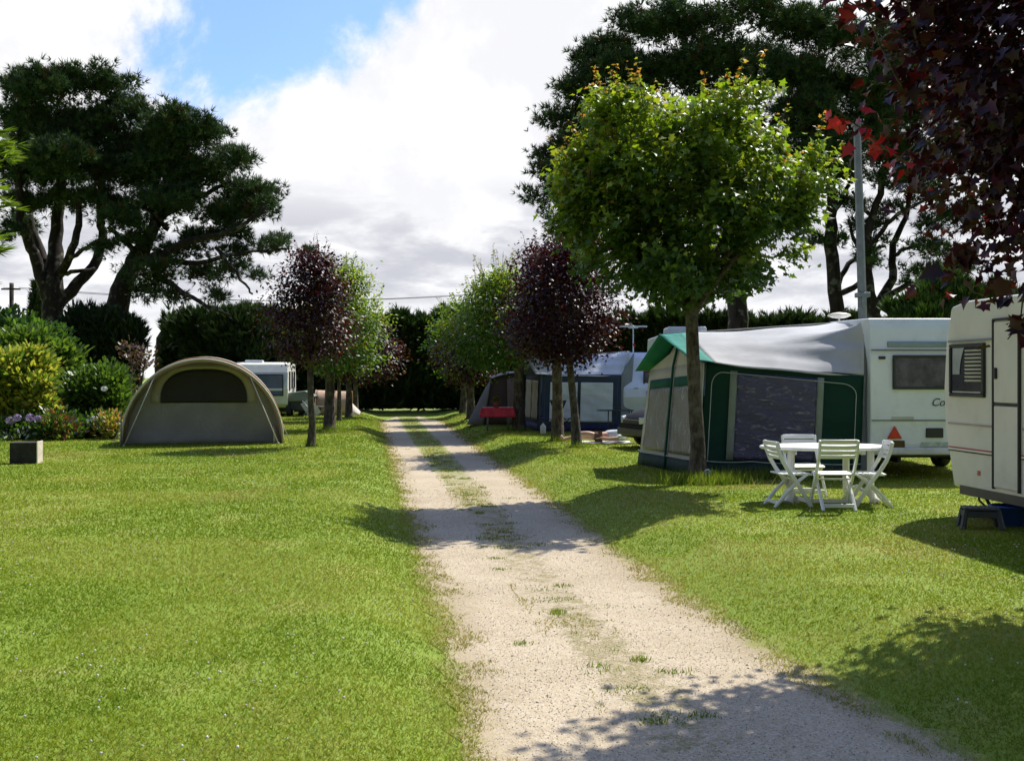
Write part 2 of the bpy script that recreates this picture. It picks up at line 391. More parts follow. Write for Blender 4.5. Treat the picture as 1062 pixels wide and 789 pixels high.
# value noise for patchiness
_tab = rng.random((64, 64))
def vnoise(x, y):
    xi = np.floor(x).astype(int); yi = np.floor(y).astype(int); fx = x - xi; fy = y - yi
    fx = fx * fx * (3 - 2 * fx); fy = fy * fy * (3 - 2 * fy); g = lambda a, b_: _tab[a % 64, b_ % 64]
    return (g(xi, yi) * (1 - fx) + g(xi + 1, yi) * fx) * (1 - fy) + (g(xi, yi + 1) * (1 - fx) + g(xi + 1, yi + 1) * fx) * fy
NB = 960000
Y = 3.6 * (46 / 3.6) ** rng.random(NB); X = (rng.random(NB) * 2 - 1) * (Y * .48 + 1.2)
tr, fr = on_track(X, Y, 0.0)
edge_d = np.minimum(X - (.58 - .1355 * Y), (2.451 - .1225 * Y + .347 * np.maximum(0, (9.83 - Y) / 5.2) ** 1.5) - X)
wob = (vnoise(X * 3, Y * 3) - .5) * .30 + (vnoise(X * 11 + 5, Y * 11) - .5) * .22
patch = vnoise(X * 2.3 + 9, Y * 1.5 + 3) + .4 * (vnoise(X * 9, Y * 7) - .5)
strip_ok = (np.abs(fr - .48) < .17) & (patch > np.clip(.70 - (Y - 9) * .020, .33, .70)) & (rng.random(len(X)) < .62 * np.clip(1.25 - np.abs(fr - .48) / .14 + 1.2 * (patch - .6), 0, 1))
keep = (edge_d + wob < .02 + .16 * rng.random(len(X)) ** 2.5) | (tr & strip_ok)
keep &= (vnoise(X * 1.9 + 30, Y * 1.9) + rng.random(len(X)) * .8 > .45)
X, Y, tr = X[keep], Y[keep], tr[keep]
n = len(X)
h = (.014 + .018 * rng.random(n)) * (1 + np.clip(Y - 8, 0, 25) * .03)
w = (.0016 + .0011 * rng.random(n)) * (1 + np.clip(Y - 5, 0, 40) * .17)
lean = rng.normal(0, .85, (n, 2)); ang = rng.random(n) * 6.283
d = np.stack([lean[:, 0], lean[:, 1], np.ones(n)], 1)
nrm = np.stack([np.cos(ang), np.sin(ang), np.zeros(n)], 1)
pal = np.array([(.154, .222, .015), (.186, .244, .020), (.222, .266, .027), (.124, .190, .013), (.34, .32, .14), (.28, .29, .06)])
q = vnoise(X * .9, Y * .9)
idx = np.where(rng.random(n) < .25, rng.integers(0, 6, n), np.where(q + rng.normal(0, .12, n) > .62, rng.choice([2, 5, 4], n), np.where(q < .4, rng.choice([0, 3], n), rng.choice([0, 1, 2], n))))
idx = np.where(tr & (rng.random(n) < .35), 4, idx)
cols = pal[idx] * rng.uniform(.88, 1.12, (n, 1))
fr_ = np.maximum(X - (2.451 - .1225 * Y), (.58 - .1355 * Y) - X)
worn = ((fr_ < .30) & (rng.random(n) < .55 * (1 - np.clip(fr_, 0, .3) / .3))) | ((vnoise(X * .55 + 11, Y * .5 + 17) + .25 * (vnoise(X * 3, Y * 3) - .5) > .80) & (rng.random(n) < .6))
cols[worn] = np.array([(.30, .245, .11), (.26, .225, .085), (.34, .30, .14)])[rng.integers(0, 3, worn.sum())] * rng.uniform(.85, 1.15, (worn.sum(), 1))
BL = ([(0, -1, 0), (0, 1, 0), (1, 0, 0)], [(0, 1, 2)])
# blade width is set apart from its length
def blades(name, X, Y, z0, d, nrm, h, w, cols, parent=None, origin=None):
    ex = unit(d); ez = unit(nrm - ex * np.sum(nrm * ex, 1, keepdims=True)); ey = np.cross(ez, ex)
    c = np.stack([X, Y, z0], 1); N_ = len(X)
    V = np.stack([c - ey * w[:, None], c + ey * w[:, None], c + ex * h[:, None]], 1).reshape(-1, 3)
    if origin is not None: V = V - np.array(origin)[None]
    me = bpy.data.meshes.new(name); me.vertices.add(3 * N_); me.vertices.foreach_set('co', V.astype(np.float32).ravel())
    me.loops.add(3 * N_); me.loops.foreach_set('vertex_index', np.arange(3 * N_, dtype=np.int32))
    me.polygons.add(N_); me.polygons.foreach_set('loop_start', np.arange(0, 3 * N_, 3, dtype=np.int32))
    at = me.attributes.new('tint', 'FLOAT_COLOR', 'POINT'); cc = np.ones((N_, 3, 4), np.float32); cc[:, :, :3] = cols[:, None, :].astype(np.float32)
    at.data.foreach_set('color', cc.ravel()); me.update(calc_edges=True)
    return link_mesh(name, me, M_GRASS, parent)
tag(blades('grass', X, Y, gz(X, Y) + .007 * (np.minimum(X - (.58 - .1355 * Y), 2.451 - .1225 * Y - X) > -.22), d, nrm, h, w, cols), 'short mown grass blades covering the lawn', 'grass', kind='stuff')
# broad leaves of clover and plantain in the turf
x, y = vis_points(16000, 3.6, 17, .9); tr2, _ = on_track(x, y, .1); k = ~tr2 & (vnoise(x * .7 + 3, y * .7 + 8) > .42); x, y = x[k], y[k]; nn_ = len(x)
dd_ = np.stack([rng.normal(0, 1, nn_), rng.normal(0, 1, nn_), rng.uniform(0, .5, nn_)], 1); up = np.stack([rng.normal(0, .3, nn_), rng.normal(0, .3, nn_), np.ones(nn_)], 1)
tag(leaf_object('clover', np.stack([x, y, gz(x, y) + rng.uniform(.008, .022, nn_)], 1), dd_, up, rng.uniform(.012, .026, nn_), OVAL, np.array([(.125, .21, .02)]) * rng.uniform(.85, 1.25, (nn_, 1)), M_GRASS), 'low clover leaves scattered through the lawn', 'clover', kind='stuff')
# white clover heads
x, y = vis_points(3600, 4.2, 26, .9); tr2, _ = on_track(x, y, .2); k = ~tr2 & (vnoise(x * .5 + 40, y * .4 + 8) + .25 * rng.random(len(x)) > .62); x, y = x[k], y[k]; nn_ = len(x)
OCT = ([(1, 0, 0), (-1, 0, 0), (0, 1, 0), (0, -1, 0), (0, 0, 1), (0, 0, -1)], [(0, 2, 4), (2, 1, 4), (1, 3, 4), (3, 0, 4), (2, 0, 5), (1, 2, 5), (3, 1, 5), (0, 3, 5)])
tag(leaf_object('clover_flowers', np.stack([x, y, gz(x, y) + rng.uniform(.025, .04, nn_)], 1), rng.normal(0, 1, (nn_, 3)), rng.normal(0, 1, (nn_, 3)), rng.uniform(.006, .0095, nn_), OCT, np.array([(.72, .70, .62)]) * rng.uniform(.8, 1.1, (nn_, 1)), M_PETAL), 'tiny white clover flower heads dotted over the lawn', 'flowers', kind='stuff')
# loose stones on the track
x = []; 
Ys = 4.4 + 13 * rng.random(26000) ** 1.5
Lx = .58 - .1355 * Ys; Rx = 2.451 - .1225 * Ys + .347 * np.maximum(0, (9.83 - Ys) / 5.2) ** 1.5
Xs = Lx + (Rx - Lx) * (rng.random(len(Ys)) * 1.06 - .03); nn_ = len(Xs)
gp = np.array([(.42, .37, .30), (.58, .54, .46), (.26, .215, .16), (.36, .30, .22), (.47, .41, .32)])
m_st, nt, b = newmat('stone'); at = nt.nodes.new('ShaderNodeAttribute'); at.attribute_name = 'tint'; nt.links.new(at.outputs['Color'], b.inputs['Base Color']); b.inputs['Roughness'].default_value = .9
tag(leaf_object('gravel', np.stack([Xs, Ys, gz(Xs, Ys) + .007], 1), rng.normal(0, 1, (nn_, 3)), rng.normal(0, 1, (nn_, 3)), rng.uniform(.0018, .0052, nn_) * (1 + (rng.random(nn_) > .985) * 1.2), OCT, gp[rng.integers(0, 5, nn_)] * rng.uniform(.8, 1.15, (nn_, 1)), m_st), 'loose pale gravel stones lying on the track', 'gravel', kind='stuff')
# longer grass where the mower does not reach
def long_grass(name, label, pts, n_, hh, seed, cat='grass'):
    r = np.random.default_rng(seed); pts = np.array(pts, float)
    hv = pts[:, 3] if pts.shape[1] > 3 else np.ones(len(pts))
    i = r.integers(0, len(pts), n_); X = pts[i, 0] + r.normal(0, 1, n_) * pts[i, 2]; Y = pts[i, 1] + r.normal(0, 1, n_) * pts[i, 2] * .7
    d = np.stack([r.normal(0, .45, n_), r.normal(0, .45, n_), np.ones(n_)], 1); a = r.random(n_) * 6.28
    c = np.array([(.14, .22, .025), (.20, .27, .045), (.08, .15, .015), (.26, .28, .09)])[r.integers(0, 4, n_)]
    o = blades(name, X, Y, gz(X, Y) + .004, d, np.stack([np.cos(a), np.sin(a), np.zeros(n_)], 1), r.uniform(.4, 1, n_) * hh * hv[i], r.uniform(.003, .006, n_), c)
    return tag(o, label, cat, kind='stuff')
long_grass('long_grass', 'unmown tufts of long grass round the tree trunks and along the green awning',
           [(2.75, 16.0, .18), (3.0, 15.95, .20), (3.15, 16.1, .18), (2.6, 16.05, .16), (2.85, 15.85, .16), (2.9, 16.0, .35), (2.6, 16.0, .3)] * 3 + [(3.25 + .21 * i, 16.7, .16) for i in range(11)] * 1
           + [(1.5, 24.0, .12), (1.1, 26.2, .12), (.15, 31.3, .15), (-4.56, 24.4, .12), (-5.47, 32.0, .18)], 6000, .25, 5)

rr_ = random.Random(8); tw_ = []
for i in range(70):
    Yt = 5.6 + 22 * rr_.random() ** 1.3; ct = TL(Yt) + (TR(Yt) - TL(Yt)) * rr_.gauss(.47, .09)
    tw_.append((ct, Yt, rr_.uniform(.02, .09), rr_.uniform(.4, 1.0)))
long_grass('track_weeds', 'small tufts of grass and weeds standing along the middle of the gravel track', tw_, 4200, .055, 12, 'weeds')
# ------------------------------------------------------------------ broadleaf trees
def bez(a, b, c, n=6):
    return [a * (1 - t) ** 2 + b * 2 * t * (1 - t) + c * t * t for t in [i / n for i in range(n + 1)]]
def broad_tree(name, label, group, base, trunk, z0, z1, prof, nclump, per, leaf, pal, tips, mat, seed, shoots=20, spread=.26, fork=None, tpl=MAPLE,
               cxy=(0, 0), bark=None, cat='tree', limbs=16, shoot_len=(.3, .75), tipw=1.0, shootfn=None, pads=None, young_lit=None):
    """trunk: [(dx,dy,z,r)...] from the ground up; prof: crown radius at even heights z0..z1"""
    r = np.random.default_rng(seed)
    root = thing(name, label, cat, (base[0], base[1], 0), 0, group)
    tb = MB(); pts = [Vector(t[:3]) for t in trunk]
    # root flare
    tb.tube([pts[0] + Vector((0, 0, -.05))] + [pts[0] + Vector((0, 0, .06))] + pts[1:], [trunk[0][3] * 1.5, trunk[0][3] * 1.05] + [t[3] * .88 for t in trunk[1:]], 12)
    nt_ = len(prof) - 1
    t = r.random(nclump) ** .9; ang = r.random(nclump) * 6.283
    rad = np.interp(t * nt_, np.arange(nt_ + 1), prof)
    lob = 1 + .16 * np.sin(3 * ang + seed) * np.sin(4.5 * t + seed * .7) + .10 * np.sin(5 * ang + 9 * t)
    rr = rad * lob * np.sqrt(r.uniform(.12, 1.0, nclump))
    C = np.stack([cxy[0] + rr * np.cos(ang), cxy[1] + rr * np.sin(ang), z0 + t * (z1 - z0)], 1)
    if pads:
        Yb = base[1]; a_ = np.array([p_[2] * p_[3] for p_ in pads], float); pi_ = r.choice(len(pads), nclump, p=a_ / a_.sum()); k_ = Yb / F
        vv_ = unit(r.normal(0, 1, (nclump, 3))) * (r.uniform(.1, 1, nclump)[:, None] ** .45)
        for i in range(nclump):
            px_, py_, rx_, ry_ = pads[pi_[i]]; q_ = P(px_, py_, Yb)
            span = math.sqrt(max(.15, 1 - ((q_.x - base[0] - cxy[0]) / (max(prof) * 1.08)) ** 2))
            C[i] = (q_.x - base[0] + vv_[i, 0] * rx_ * k_, cxy[1] + r.uniform(-1, 1) * max(prof) * .72 * span * (1 - .25 * abs(vv_[i, 2])), q_.z + vv_[i, 2] * ry_ * k_)
        t = (C[:, 2] - z0) / (z1 - z0); rr = np.hypot(C[:, 0] - cxy[0], C[:, 1] - cxy[1]); rad = np.full(nclump, max(prof))
    top = pts[-1]; rt = trunk[-1][3]
    for i in range(limbs):
        c = Vector(C[i * (nclump // limbs)]); s0 = pts[-1] if i % 3 else pts[-2].lerp(pts[-1], .6)
        e = s0.lerp(c, .93); m = s0.lerp(e, .5) + Vector((0, 0, .12 * (e - s0).length)) + Vector(r.normal(0, .08, 3))
        tb.tube(bez(s0, m, e, 6), [rt * .62 * (1 - .86 * k / 6) + .004 for k in range(7)], 6)
    if fork: 
        for q in fork: tb.tube([Vector(a[:3]) for a in q], [a[3] for a in q], 8)
    n = nclump * per
    Ci = np.repeat(C, per, 0)
    sp = np.stack([r.normal(0, spread, n), r.normal(0, spread, n), r.normal(0, spread * .75, n)], 1)
    L = Ci + sp
    ax = np.array([cxy[0], cxy[1], z0 + .35 * (z1 - z0)])
    outw = unit(L - ax)
    d = outw * np.array([.8, .8, .15]) + r.normal(0, .55, (n, 3)) + np.array([0, 0, -.22])
    nm = np.array([0, 0, 1.0]) + outw * .55 + r.normal(0, .42, (n, 3))
    pal = np.array(pal); col = pal[r.integers(0, len(pal), n)] * r.uniform(.75, 1.25, (n, 1))
    if young_lit is not None:
        q_ = np.clip((L[:, 2] - z0) / (z1 - z0) * 1.25 - .35 + .5 * (np.hypot(L[:, 0] - cxy[0], L[:, 1] - cxy[1]) / max(prof) - .6) + .45 * sp[:, 2] / spread + r.normal(0, .14, n), 0, 1)[:, None]  # paints sunlit tops and shaded undersides of crown and clumps into leaf colour
        col = col * (1 - q_) + np.array(young_lit)[r.integers(0, len(young_lit), n)] * q_ * r.uniform(.8, 1.2, (n, 1))
    size = leaf * r.uniform(.6, 1.1, n)
    LL = [L]; DD = [d]; NN = [nm]; CC = [col]; SS = [size]
    tips = np.array(tips)
    cand = np.argsort(-(rr / np.maximum(rad, .05) + t * 1.3 + r.random(nclump) * .5))
    for i in range(shoots):
        c = C[cand[i % nclump]].copy(); o = c - ax; o[2] = 0; o = o / (np.linalg.norm(o) + 1e-6)
        dirv = np.array([o[0] * .35, o[1] * .35, 1.0]) + r.normal(0, .15, 3); dirv /= np.linalg.norm(dirv)
        ln = r.uniform(*shoot_len); k = int(14 + ln * 30)
        tb.tube([Vector(c), Vector(c + dirv * (ln + .1))], [.008, .003], 4, caps=False)
        tt = r.random(k); p = c + dirv * (tt * (ln + .12))[:, None] + r.normal(0, .055, (k, 3)) * (1.3 - tt[:, None])
        dv = r.normal(0, 1, (k, 3)); dv[:, 2] = np.abs(dv[:, 2]) * .4 - .1
        cc = pal[r.integers(0, len(pal), k)] * (1 - (tt * .6)[:, None]) + tips[r.integers(0, len(tips), k)] * (tt * .6)[:, None]
        new = tt > (1 - .35 * tipw); cc[new] = tips[r.integers(0, len(tips), new.sum())]
        LL.append(p); DD.append(dv); NN.append(np.array([0, 0, 1.]) + r.normal(0, .5, (k, 3))); CC.append(cc * r.uniform(.85, 1.2, (k, 1))); SS.append(leaf * r.uniform(.45, .9, k) * (1.1 - .5 * tt))
    if shootfn:
        for (path, k, sz, cl) in shootfn:
            path = [np.array(q, float) for q in path]
            tb.tube([Vector(q) for q in path], [.010 - .006 * j / max(1, len(path) - 1) for j in range(len(path))], 5, caps=False)
            u = r.random(k) * (len(path) - 1); j = np.minimum(u.astype(int), len(path) - 2); fr = (u - j)[:, None]
            pa = np.array(path); p = pa[j] * (1 - fr) + pa[j + 1] * fr + r.normal(0, .055, (k, 3))
            LL.append(p); DD.append(r.normal(0, 1, (k, 3)) + np.array([0, 0, -.5])); NN.append(r.normal(0, .8, (k, 3)) + np.array([0, -.3, .6]))
            CC.append(np.array(cl)[r.integers(0, len(cl), k)] * r.uniform(.8, 1.2, (k, 1))); SS.append(sz * r.uniform(.65, 1.1, k))
    tb.build('trunk', bark or M_BARK, root)
    leaf_object('crown', np.concatenate(LL), np.concatenate(DD), np.concatenate(NN), np.concatenate(SS), tpl, np.concatenate(CC), mat, root)
    return root
GREEN = [(.055, .125, .014), (.075, .155, .018), (.045, .10, .014), (.09, .175, .022)]
GTIP = [(.22, .28, .04), (.36, .17, .06), (.32, .20, .06), (.20, .27, .035)]
MAR = [(.020, .005, .007), (.030, .007, .009), (.016, .006, .008), (.042, .010, .009)]
MTIP = [(.085, .012, .014), (.06, .012, .014), (.05, .03, .012)]
G = 'maples lining the gravel track'
YOUNG_LIT = [(.20, .29, .028), (.16, .265, .025), (.25, .30, .04)]  # yellow-green of new growth, also standing in for sunlight on the crown tops
T1P = [(626, 136, 27, 27), (609, 174, 28, 32), (605, 221, 25, 34), (643, 117, 25, 21), (670, 129, 32, 30), (700, 126, 28, 28), (733, 129, 30, 30), (765, 128, 27, 25), (643, 196, 53, 53), (714, 191, 57, 57), (771, 196, 38, 46),
       (819, 183, 23, 21), (825, 174, 15, 11), (809, 214, 28, 30), (795, 248, 34, 34), (733, 259, 53, 40), (667, 257, 49, 36), (614, 272, 28, 28), (700, 295, 38, 21), (784, 281, 21, 15), (752, 293, 25, 13), (657, 286, 23, 15)]
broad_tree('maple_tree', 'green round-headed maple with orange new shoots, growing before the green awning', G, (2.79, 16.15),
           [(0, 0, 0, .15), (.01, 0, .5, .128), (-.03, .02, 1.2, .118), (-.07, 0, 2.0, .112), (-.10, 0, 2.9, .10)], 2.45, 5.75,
           [.7, 1.35, 1.75, 1.93, 1.98, 1.95, 1.75, 1.1], 230, 112, .125, [(.040, .088, .011), (.05, .105, .013), (.032, .072, .010)], GTIP, M_LEAF, 3, 90, .15, cxy=(-.12, 0), limbs=22, shoot_len=(.2, .65), tipw=1.4, pads=T1P, young_lit=YOUNG_LIT)
broad_tree('maple_tree', 'maroon-leaved maple on the slender pale leaning trunk, beside the sunbather', G, (1.46, 24.2),
           [(0, 0, 0, .12), (-.05, 0, .8, .10), (-.14, 0, 1.7, .09), (-.24, 0, 2.5, .085)], 2.0, 4.5,
           [0.48, 0.96, 1.16, 1.08, 0.88, 0.60, 0.28], 190, 66, .115, MAR, MTIP, M_RED, 11, 26, .24, cxy=(-.28, 0), tpl=DIAMOND, shoot_len=(.3, .6))
broad_tree('maple_tree', 'maroon-leaved maple on the straight dark trunk behind the pale leaning one', G, (1.12, 26.4),
           [(0, 0, 0, .16), (0, 0, 1.0, .145), (-.02, 0, 2.0, .135), (0, 0, 2.7, .12)], 2.3, 4.7,
           [0.49, 0.94, 1.07, 1.02, 0.86, 0.66, 0.33], 170, 66, .12, MAR, MTIP, M_RED, 12, 30, .24, cxy=(-.15, 0), tpl=DIAMOND, shoot_len=(.3, .7))
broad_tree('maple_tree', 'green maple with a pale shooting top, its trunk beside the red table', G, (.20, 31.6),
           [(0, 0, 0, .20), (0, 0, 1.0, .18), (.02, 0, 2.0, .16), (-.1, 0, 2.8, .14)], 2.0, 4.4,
           [0.76, 1.43, 1.60, 1.47, 1.18, 0.84, 0.42], 230, 62, .135, GREEN, [(.17, .24, .05), (.20, .07, .05), (.2, .25, .06)], M_LEAF, 13, 40, .27, young_lit=YOUNG_LIT, cxy=(-.50, 0), tpl=DIAMOND, shoot_len=(.5, 1.0))
broad_tree('maple_tree', 'small maroon maple with pale leaf tips, before the brown tent', G, (-1.55, 40.5),
           [(0, 0, 0, .17), (0, 0, 1.0, .14), (0, 0, 1.9, .12)], 1.5, 3.6,
           [.5, 1.0, 1.2, 1.15, .9, .5], 110, 40, .17, MAR + [(.05, .08, .015)], [(.2, .22, .06), (.12, .03, .02)], M_RED, 14, 16, .25, tpl=DIAMOND)
broad_tree('maple_tree', 'green maple farthest along on the right of the track', G, (-2.1, 46.5),
           [(0, 0, 0, .17), (0, 0, 1.0, .14), (0, 0, 1.9, .12)], 1.6, 4.6,
           [.6, 1.2, 1.4, 1.3, 1.0, .5], 110, 36, .19, GREEN, [(.15, .22, .05)], M_LEAF, 15, 16, .27, tpl=DIAMOND)
broad_tree('maple_tree', 'maroon-leaved maple with a slim trunk, right of the beige dome tent', G, (-4.56, 24.4),
           [(0, 0, 0, .105), (.02, 0, .5, .09), (-.02, 0, 1.2, .082), (-.03, 0, 2.1, .075)], 2.0, 4.25,
           [0.47, 0.73, 0.86, 0.86, 0.73, 0.47, 0.26], 150, 66, .105, MAR, MTIP, M_RED, 16, 14, .21, tpl=DIAMOND, shoot_len=(.3, .75))
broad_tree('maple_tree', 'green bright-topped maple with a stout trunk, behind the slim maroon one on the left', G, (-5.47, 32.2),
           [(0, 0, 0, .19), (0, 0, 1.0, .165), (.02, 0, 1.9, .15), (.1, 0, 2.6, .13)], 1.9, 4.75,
           [0.67, 1.09, 1.26, 1.22, 1.05, 0.71, 0.34], 190, 62, .13, GREEN + [(.12, .2, .03)], [(.17, .25, .04), (.2, .26, .06)], M_LEAF, 17, 34, .25, young_lit=YOUNG_LIT, cxy=(.35, 0), tpl=DIAMOND)
broad_tree('maple_tree', 'thin-trunked maroon maple between the green maple and the pink tent', G, (-6.15, 38.2),
           [(0, 0, 0, .09), (0, 0, 1.0, .08), (0, 0, 1.9, .07)], 1.7, 3.6, [.5, .9, 1.1, 1.0, .7, .4], 90, 36, .17, MAR, MTIP, M_RED, 18, 10, .22, tpl=DIAMOND)
broad_tree('maple_tree', 'maroon maple with the low skirt of leaves, beside the pink tent', G, (-6.35, 41.8),
           [(0, 0, 0, .15), (0, 0, 1.0, .13), (0, 0, 1.9, .11)], 1.5, 3.6, [.5, 1.0, 1.3, 1.2, .8, .4], 100, 38, .18, MAR + [(.05, .075, .015)], MTIP + [(.2, .24, .06)], M_RED, 19, 12, .25, cxy=(.7, 0), tpl=DIAMOND)
broad_tree('maple_tree', 'green maple farthest along on the left of the track', G, (-6.9, 47.3),
           [(0, 0, 0, .14), (0, 0, 1.0, .12), (0, 0, 1.9, .10)], 1.7, 4.0, [.5, 1.0, 1.2, 1.1, .8, .4], 80, 36, .19, GREEN, GTIP, M_LEAF, 20, 10, .25, tpl=DIAMOND)
# the near maroon maple over the right-hand caravan
def rel(x, y, Y, b=(3.88, 7.42)):
    q = P(x, y, Y); return (q.x - b[0], q.y - b[1], q.z)
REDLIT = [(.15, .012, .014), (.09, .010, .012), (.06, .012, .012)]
sf = [([rel(935, 90, 7.5), rel(912, 45, 7.5), rel(886, -20, 7.5)], 12, .15, MAR),
      ([rel(955, 60, 7.3), rel(943, 10, 7.3), rel(935, -30, 7.3)], 9, .15, MAR),
      ([rel(960, 70, 7.7), rel(930, 30, 7.7), rel(880, 2, 7.7), rel(860, -30, 7.7)], 10, .16, MAR),
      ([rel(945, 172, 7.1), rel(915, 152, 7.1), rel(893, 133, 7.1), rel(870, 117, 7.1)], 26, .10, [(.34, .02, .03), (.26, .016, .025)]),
      ([rel(1085, 300, 7.1), rel(1062, 330, 7.1), rel(1045, 352, 7.1)], 12, .17, MAR),
      ([rel(1075, 250, 7.1), rel(1062, 300, 7.1), rel(1058, 335, 7.1)], 8, .17, MAR),
      ([rel(1005, 250, 6.9), rel(992, 275, 6.9), rel(982, 290, 6.9)], 14, .15, MAR),
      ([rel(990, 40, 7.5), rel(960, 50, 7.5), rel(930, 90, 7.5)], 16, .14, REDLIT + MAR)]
broad_tree('maple_tree', 'large maroon maple leaning in over the right-hand cream caravan', G, (3.88, 7.42),
           [(0, 0, 0, .13), (0, 0, 1.0, .11), (-.02, 0, 1.9, .10), (-.03, 0, 2.7, .09)], 2.35, 6.3,
           [.85, 1.1, 1.2, 1.25, 1.3, 1.25, 1.1, .7], 250, 66, .108, MAR, REDLIT, M_RED, 29, 40, .24, limbs=22, cxy=(.22, 0), shootfn=sf, shoot_len=(.3, .8), tipw=.8)

# ------------------------------------------------------------------ pines
def clumps(r, pads, Y, per_area, up=.55, depth=.8, jitter=0.0, sub=0.0):
    """pads: ellipses (x, y, rx, ry) in photo pixels at depth Y -> tuft positions and directions with real depth"""
    PT = []; DR = []
    k = Y / F
    for (x, y, rx, ry) in pads:
        n = max(6, int(rx * ry * per_area)); g_ = 20 if sub else 1
        ns = max(3, n // g_)
        v = unit(r.normal(0, 1, (ns, 3))); rad = r.uniform(.15, 1, ns)[:, None] ** .45
        v[:, 2] = np.where(r.random(ns) < up, np.abs(v[:, 2]), v[:, 2])
        c = np.array(P(x, y, Y)); c[1] += r.normal(0, jitter)
        rx_, ry_ = rx * k, ry * k
        ds = np.array([rx_, max(rx_, ry_) * depth, ry_])
        pt = c + v * rad * ds * (1 + r.normal(0, .08, (ns, 1))); dr = v * np.array([.6, .6, .5]) + np.array([0, 0, .55]) + r.normal(0, .3, (ns, 3))
        if sub:
            s_ = min(sub, .5 * min(rx_, ry_) + .12)
            o = r.normal(0, 1, (ns * g_, 3)) * np.array([s_, s_, s_ * .6]); pt = np.repeat(pt, g_, 0) + o
            dr = np.repeat(dr, g_, 0) * .7 + unit(o) * .8 + np.array([0, 0, .25])
        PT.append(pt); DR.append(dr)
    return np.concatenate(PT), np.concatenate(DR)
PINE = [(.033, .068, .024), (.046, .090, .028), (.026, .055, .020), (.066, .100, .030)]
def pine(label, base_px, Y, stems, pads, seed, size=.5, per=2.2, group='tall dark pines', tpl=NEEDLE, depth=.8, jitter=.8):
    r = np.random.default_rng(seed); b0 = P(base_px, HY, Y)
    root = thing('pine_tree', label, 'tree', (b0.x, Y, 0), 0, group)
    tb = MB(); rr = random.Random(seed)
    for q in stems:                                  # stems: [(x,y,r_px,dY)...]
        pts = []; rad = []
        for (x, y, w, dy) in q:
            pp = P(x, y, Y); pp = Vector((pp.x * (Y + dy) / Y, Y + dy, HC + (pp.z - HC) * (Y + dy) / Y)) if y < 1000 else Vector(((x - CX) * Y / F, Y + dy, -.1))
            pts.append(pp); rad.append(w * Y / F)
        # smooth subdivision
        pp2 = []; r2 = []
        for i in range(len(pts) - 1):
            for s_ in range(4):
                t_ = s_ / 4; a = pts[max(i - 1, 0)]; b = pts[i]; c = pts[i + 1]; d = pts[min(i + 2, len(pts) - 1)]
                pp2.append(0.5 * ((2 * b) + (c - a) * t_ + (2 * a - 5 * b + 4 * c - d) * t_ ** 2 + (3 * b - a - 3 * c + d) * t_ ** 3) + Vector((rr.gauss(0, .03), 0, rr.gauss(0, .03))))
                r2.append((rad[i] * (1 - t_) + rad[i + 1] * t_) * .88)
        pp2.append(pts[-1]); r2.append(rad[-1])
        tb.tube(pp2, r2, 9)
    tb.build('trunk', M_PBARK, root, origin=root.location)
    pads = [(x + r.normal(0, 3), y + r.normal(0, 2.5), rx * r.uniform(.62, 1.02), ry * r.uniform(.62, 1.0)) for x, y, rx, ry in pads]
    PT, DR = clumps(r, pads, Y, per * 1.5, depth=depth, jitter=jitter, sub=.25); size *= .6
    n = len(PT); col = np.array(PINE)[r.integers(0, 4, n)] * r.uniform(.7, 1.3, (n, 1))
    brown = r.random(n) < .03; col[brown] = (.07, .035, .015)
    leaf_object('crown', PT, DR, r.normal(0, 1, (n, 3)), size * r.uniform(.7, 1.25, n), tpl, col, M_NEEDLE, root, origin=root.location)
    return root
G2 = 'tall dark pines'
pine('tall dark pine at the far left, forking low into bare upright limbs', 55, 45,
     [[(55, 9999, 15, 0), (55, 400, 14, 0), (55, 330, 12.5, 0), (55, 296, 12, 0), (58, 250, 8, .5), (62, 200, 6, .5), (65, 130, 3, 0)],
      [(52, 315, 8, 0), (40, 275, 7, -.3), (28, 250, 5.5, -.6), (20, 215, 4.5, -1), (22, 160, 3, -1)],
      [(50, 290, 5, 0), (44, 262, 5, .8), (33, 236, 4, 1.2), (30, 200, 3, 1.5)],
      [(58, 318, 8, 0), (78, 296, 7, .4), (97, 275, 6, .8), (106, 248, 5.5, 1), (104, 215, 4.5, 1), (110, 160, 3, 1)],
      [(62, 285, 5.5, 0), (74, 258, 4.5, -1), (81, 235, 4, -1.2), (82, 200, 3, -1)],
      [(72, 268, 3, -1), (88, 258, 2.2, -1.3), (100, 250, 1.6, -1.5)], [(66, 283, 3, 0), (85, 281, 2.2, 0), (98, 278, 1.6, .4)]],
     [(38, 101, 25.65, 22.08), (62, 101, 24.7, 23.92), (80, 93, 17.1, 18.4), (104, 95, 19, 16.56), (122, 109, 20.9, 18.4), (138, 117, 11.4, 18.4), (20, 129, 23.75, 25.76), (45, 144, 33.25, 27.6), (75, 137, 34.2, 31.28), (105, 139, 34.2, 31.28), (134, 154, 20.9, 31.28),
      (20, 175, 23.75, 23.92), (50, 180, 32.3, 23.92), (85, 177, 34.2, 27.6), (118, 180, 30.4, 27.6), (140, 180, 17.1, 23), (22, 210, 20.9, 11.04), (60, 212, 24.7, 11.04), (100, 210, 26.6, 12.88), (125, 215, 19, 12.88),
      (78, 77, 5.7, 6.44), (108, 80, 5.7, 6.44), (142, 97, 4.75, 7.36), (10, 250, 11.4, 7.36), (22, 243, 9.5, 5.52), (8, 230, 11.4, 12.88)], 41, .52, 1.2)
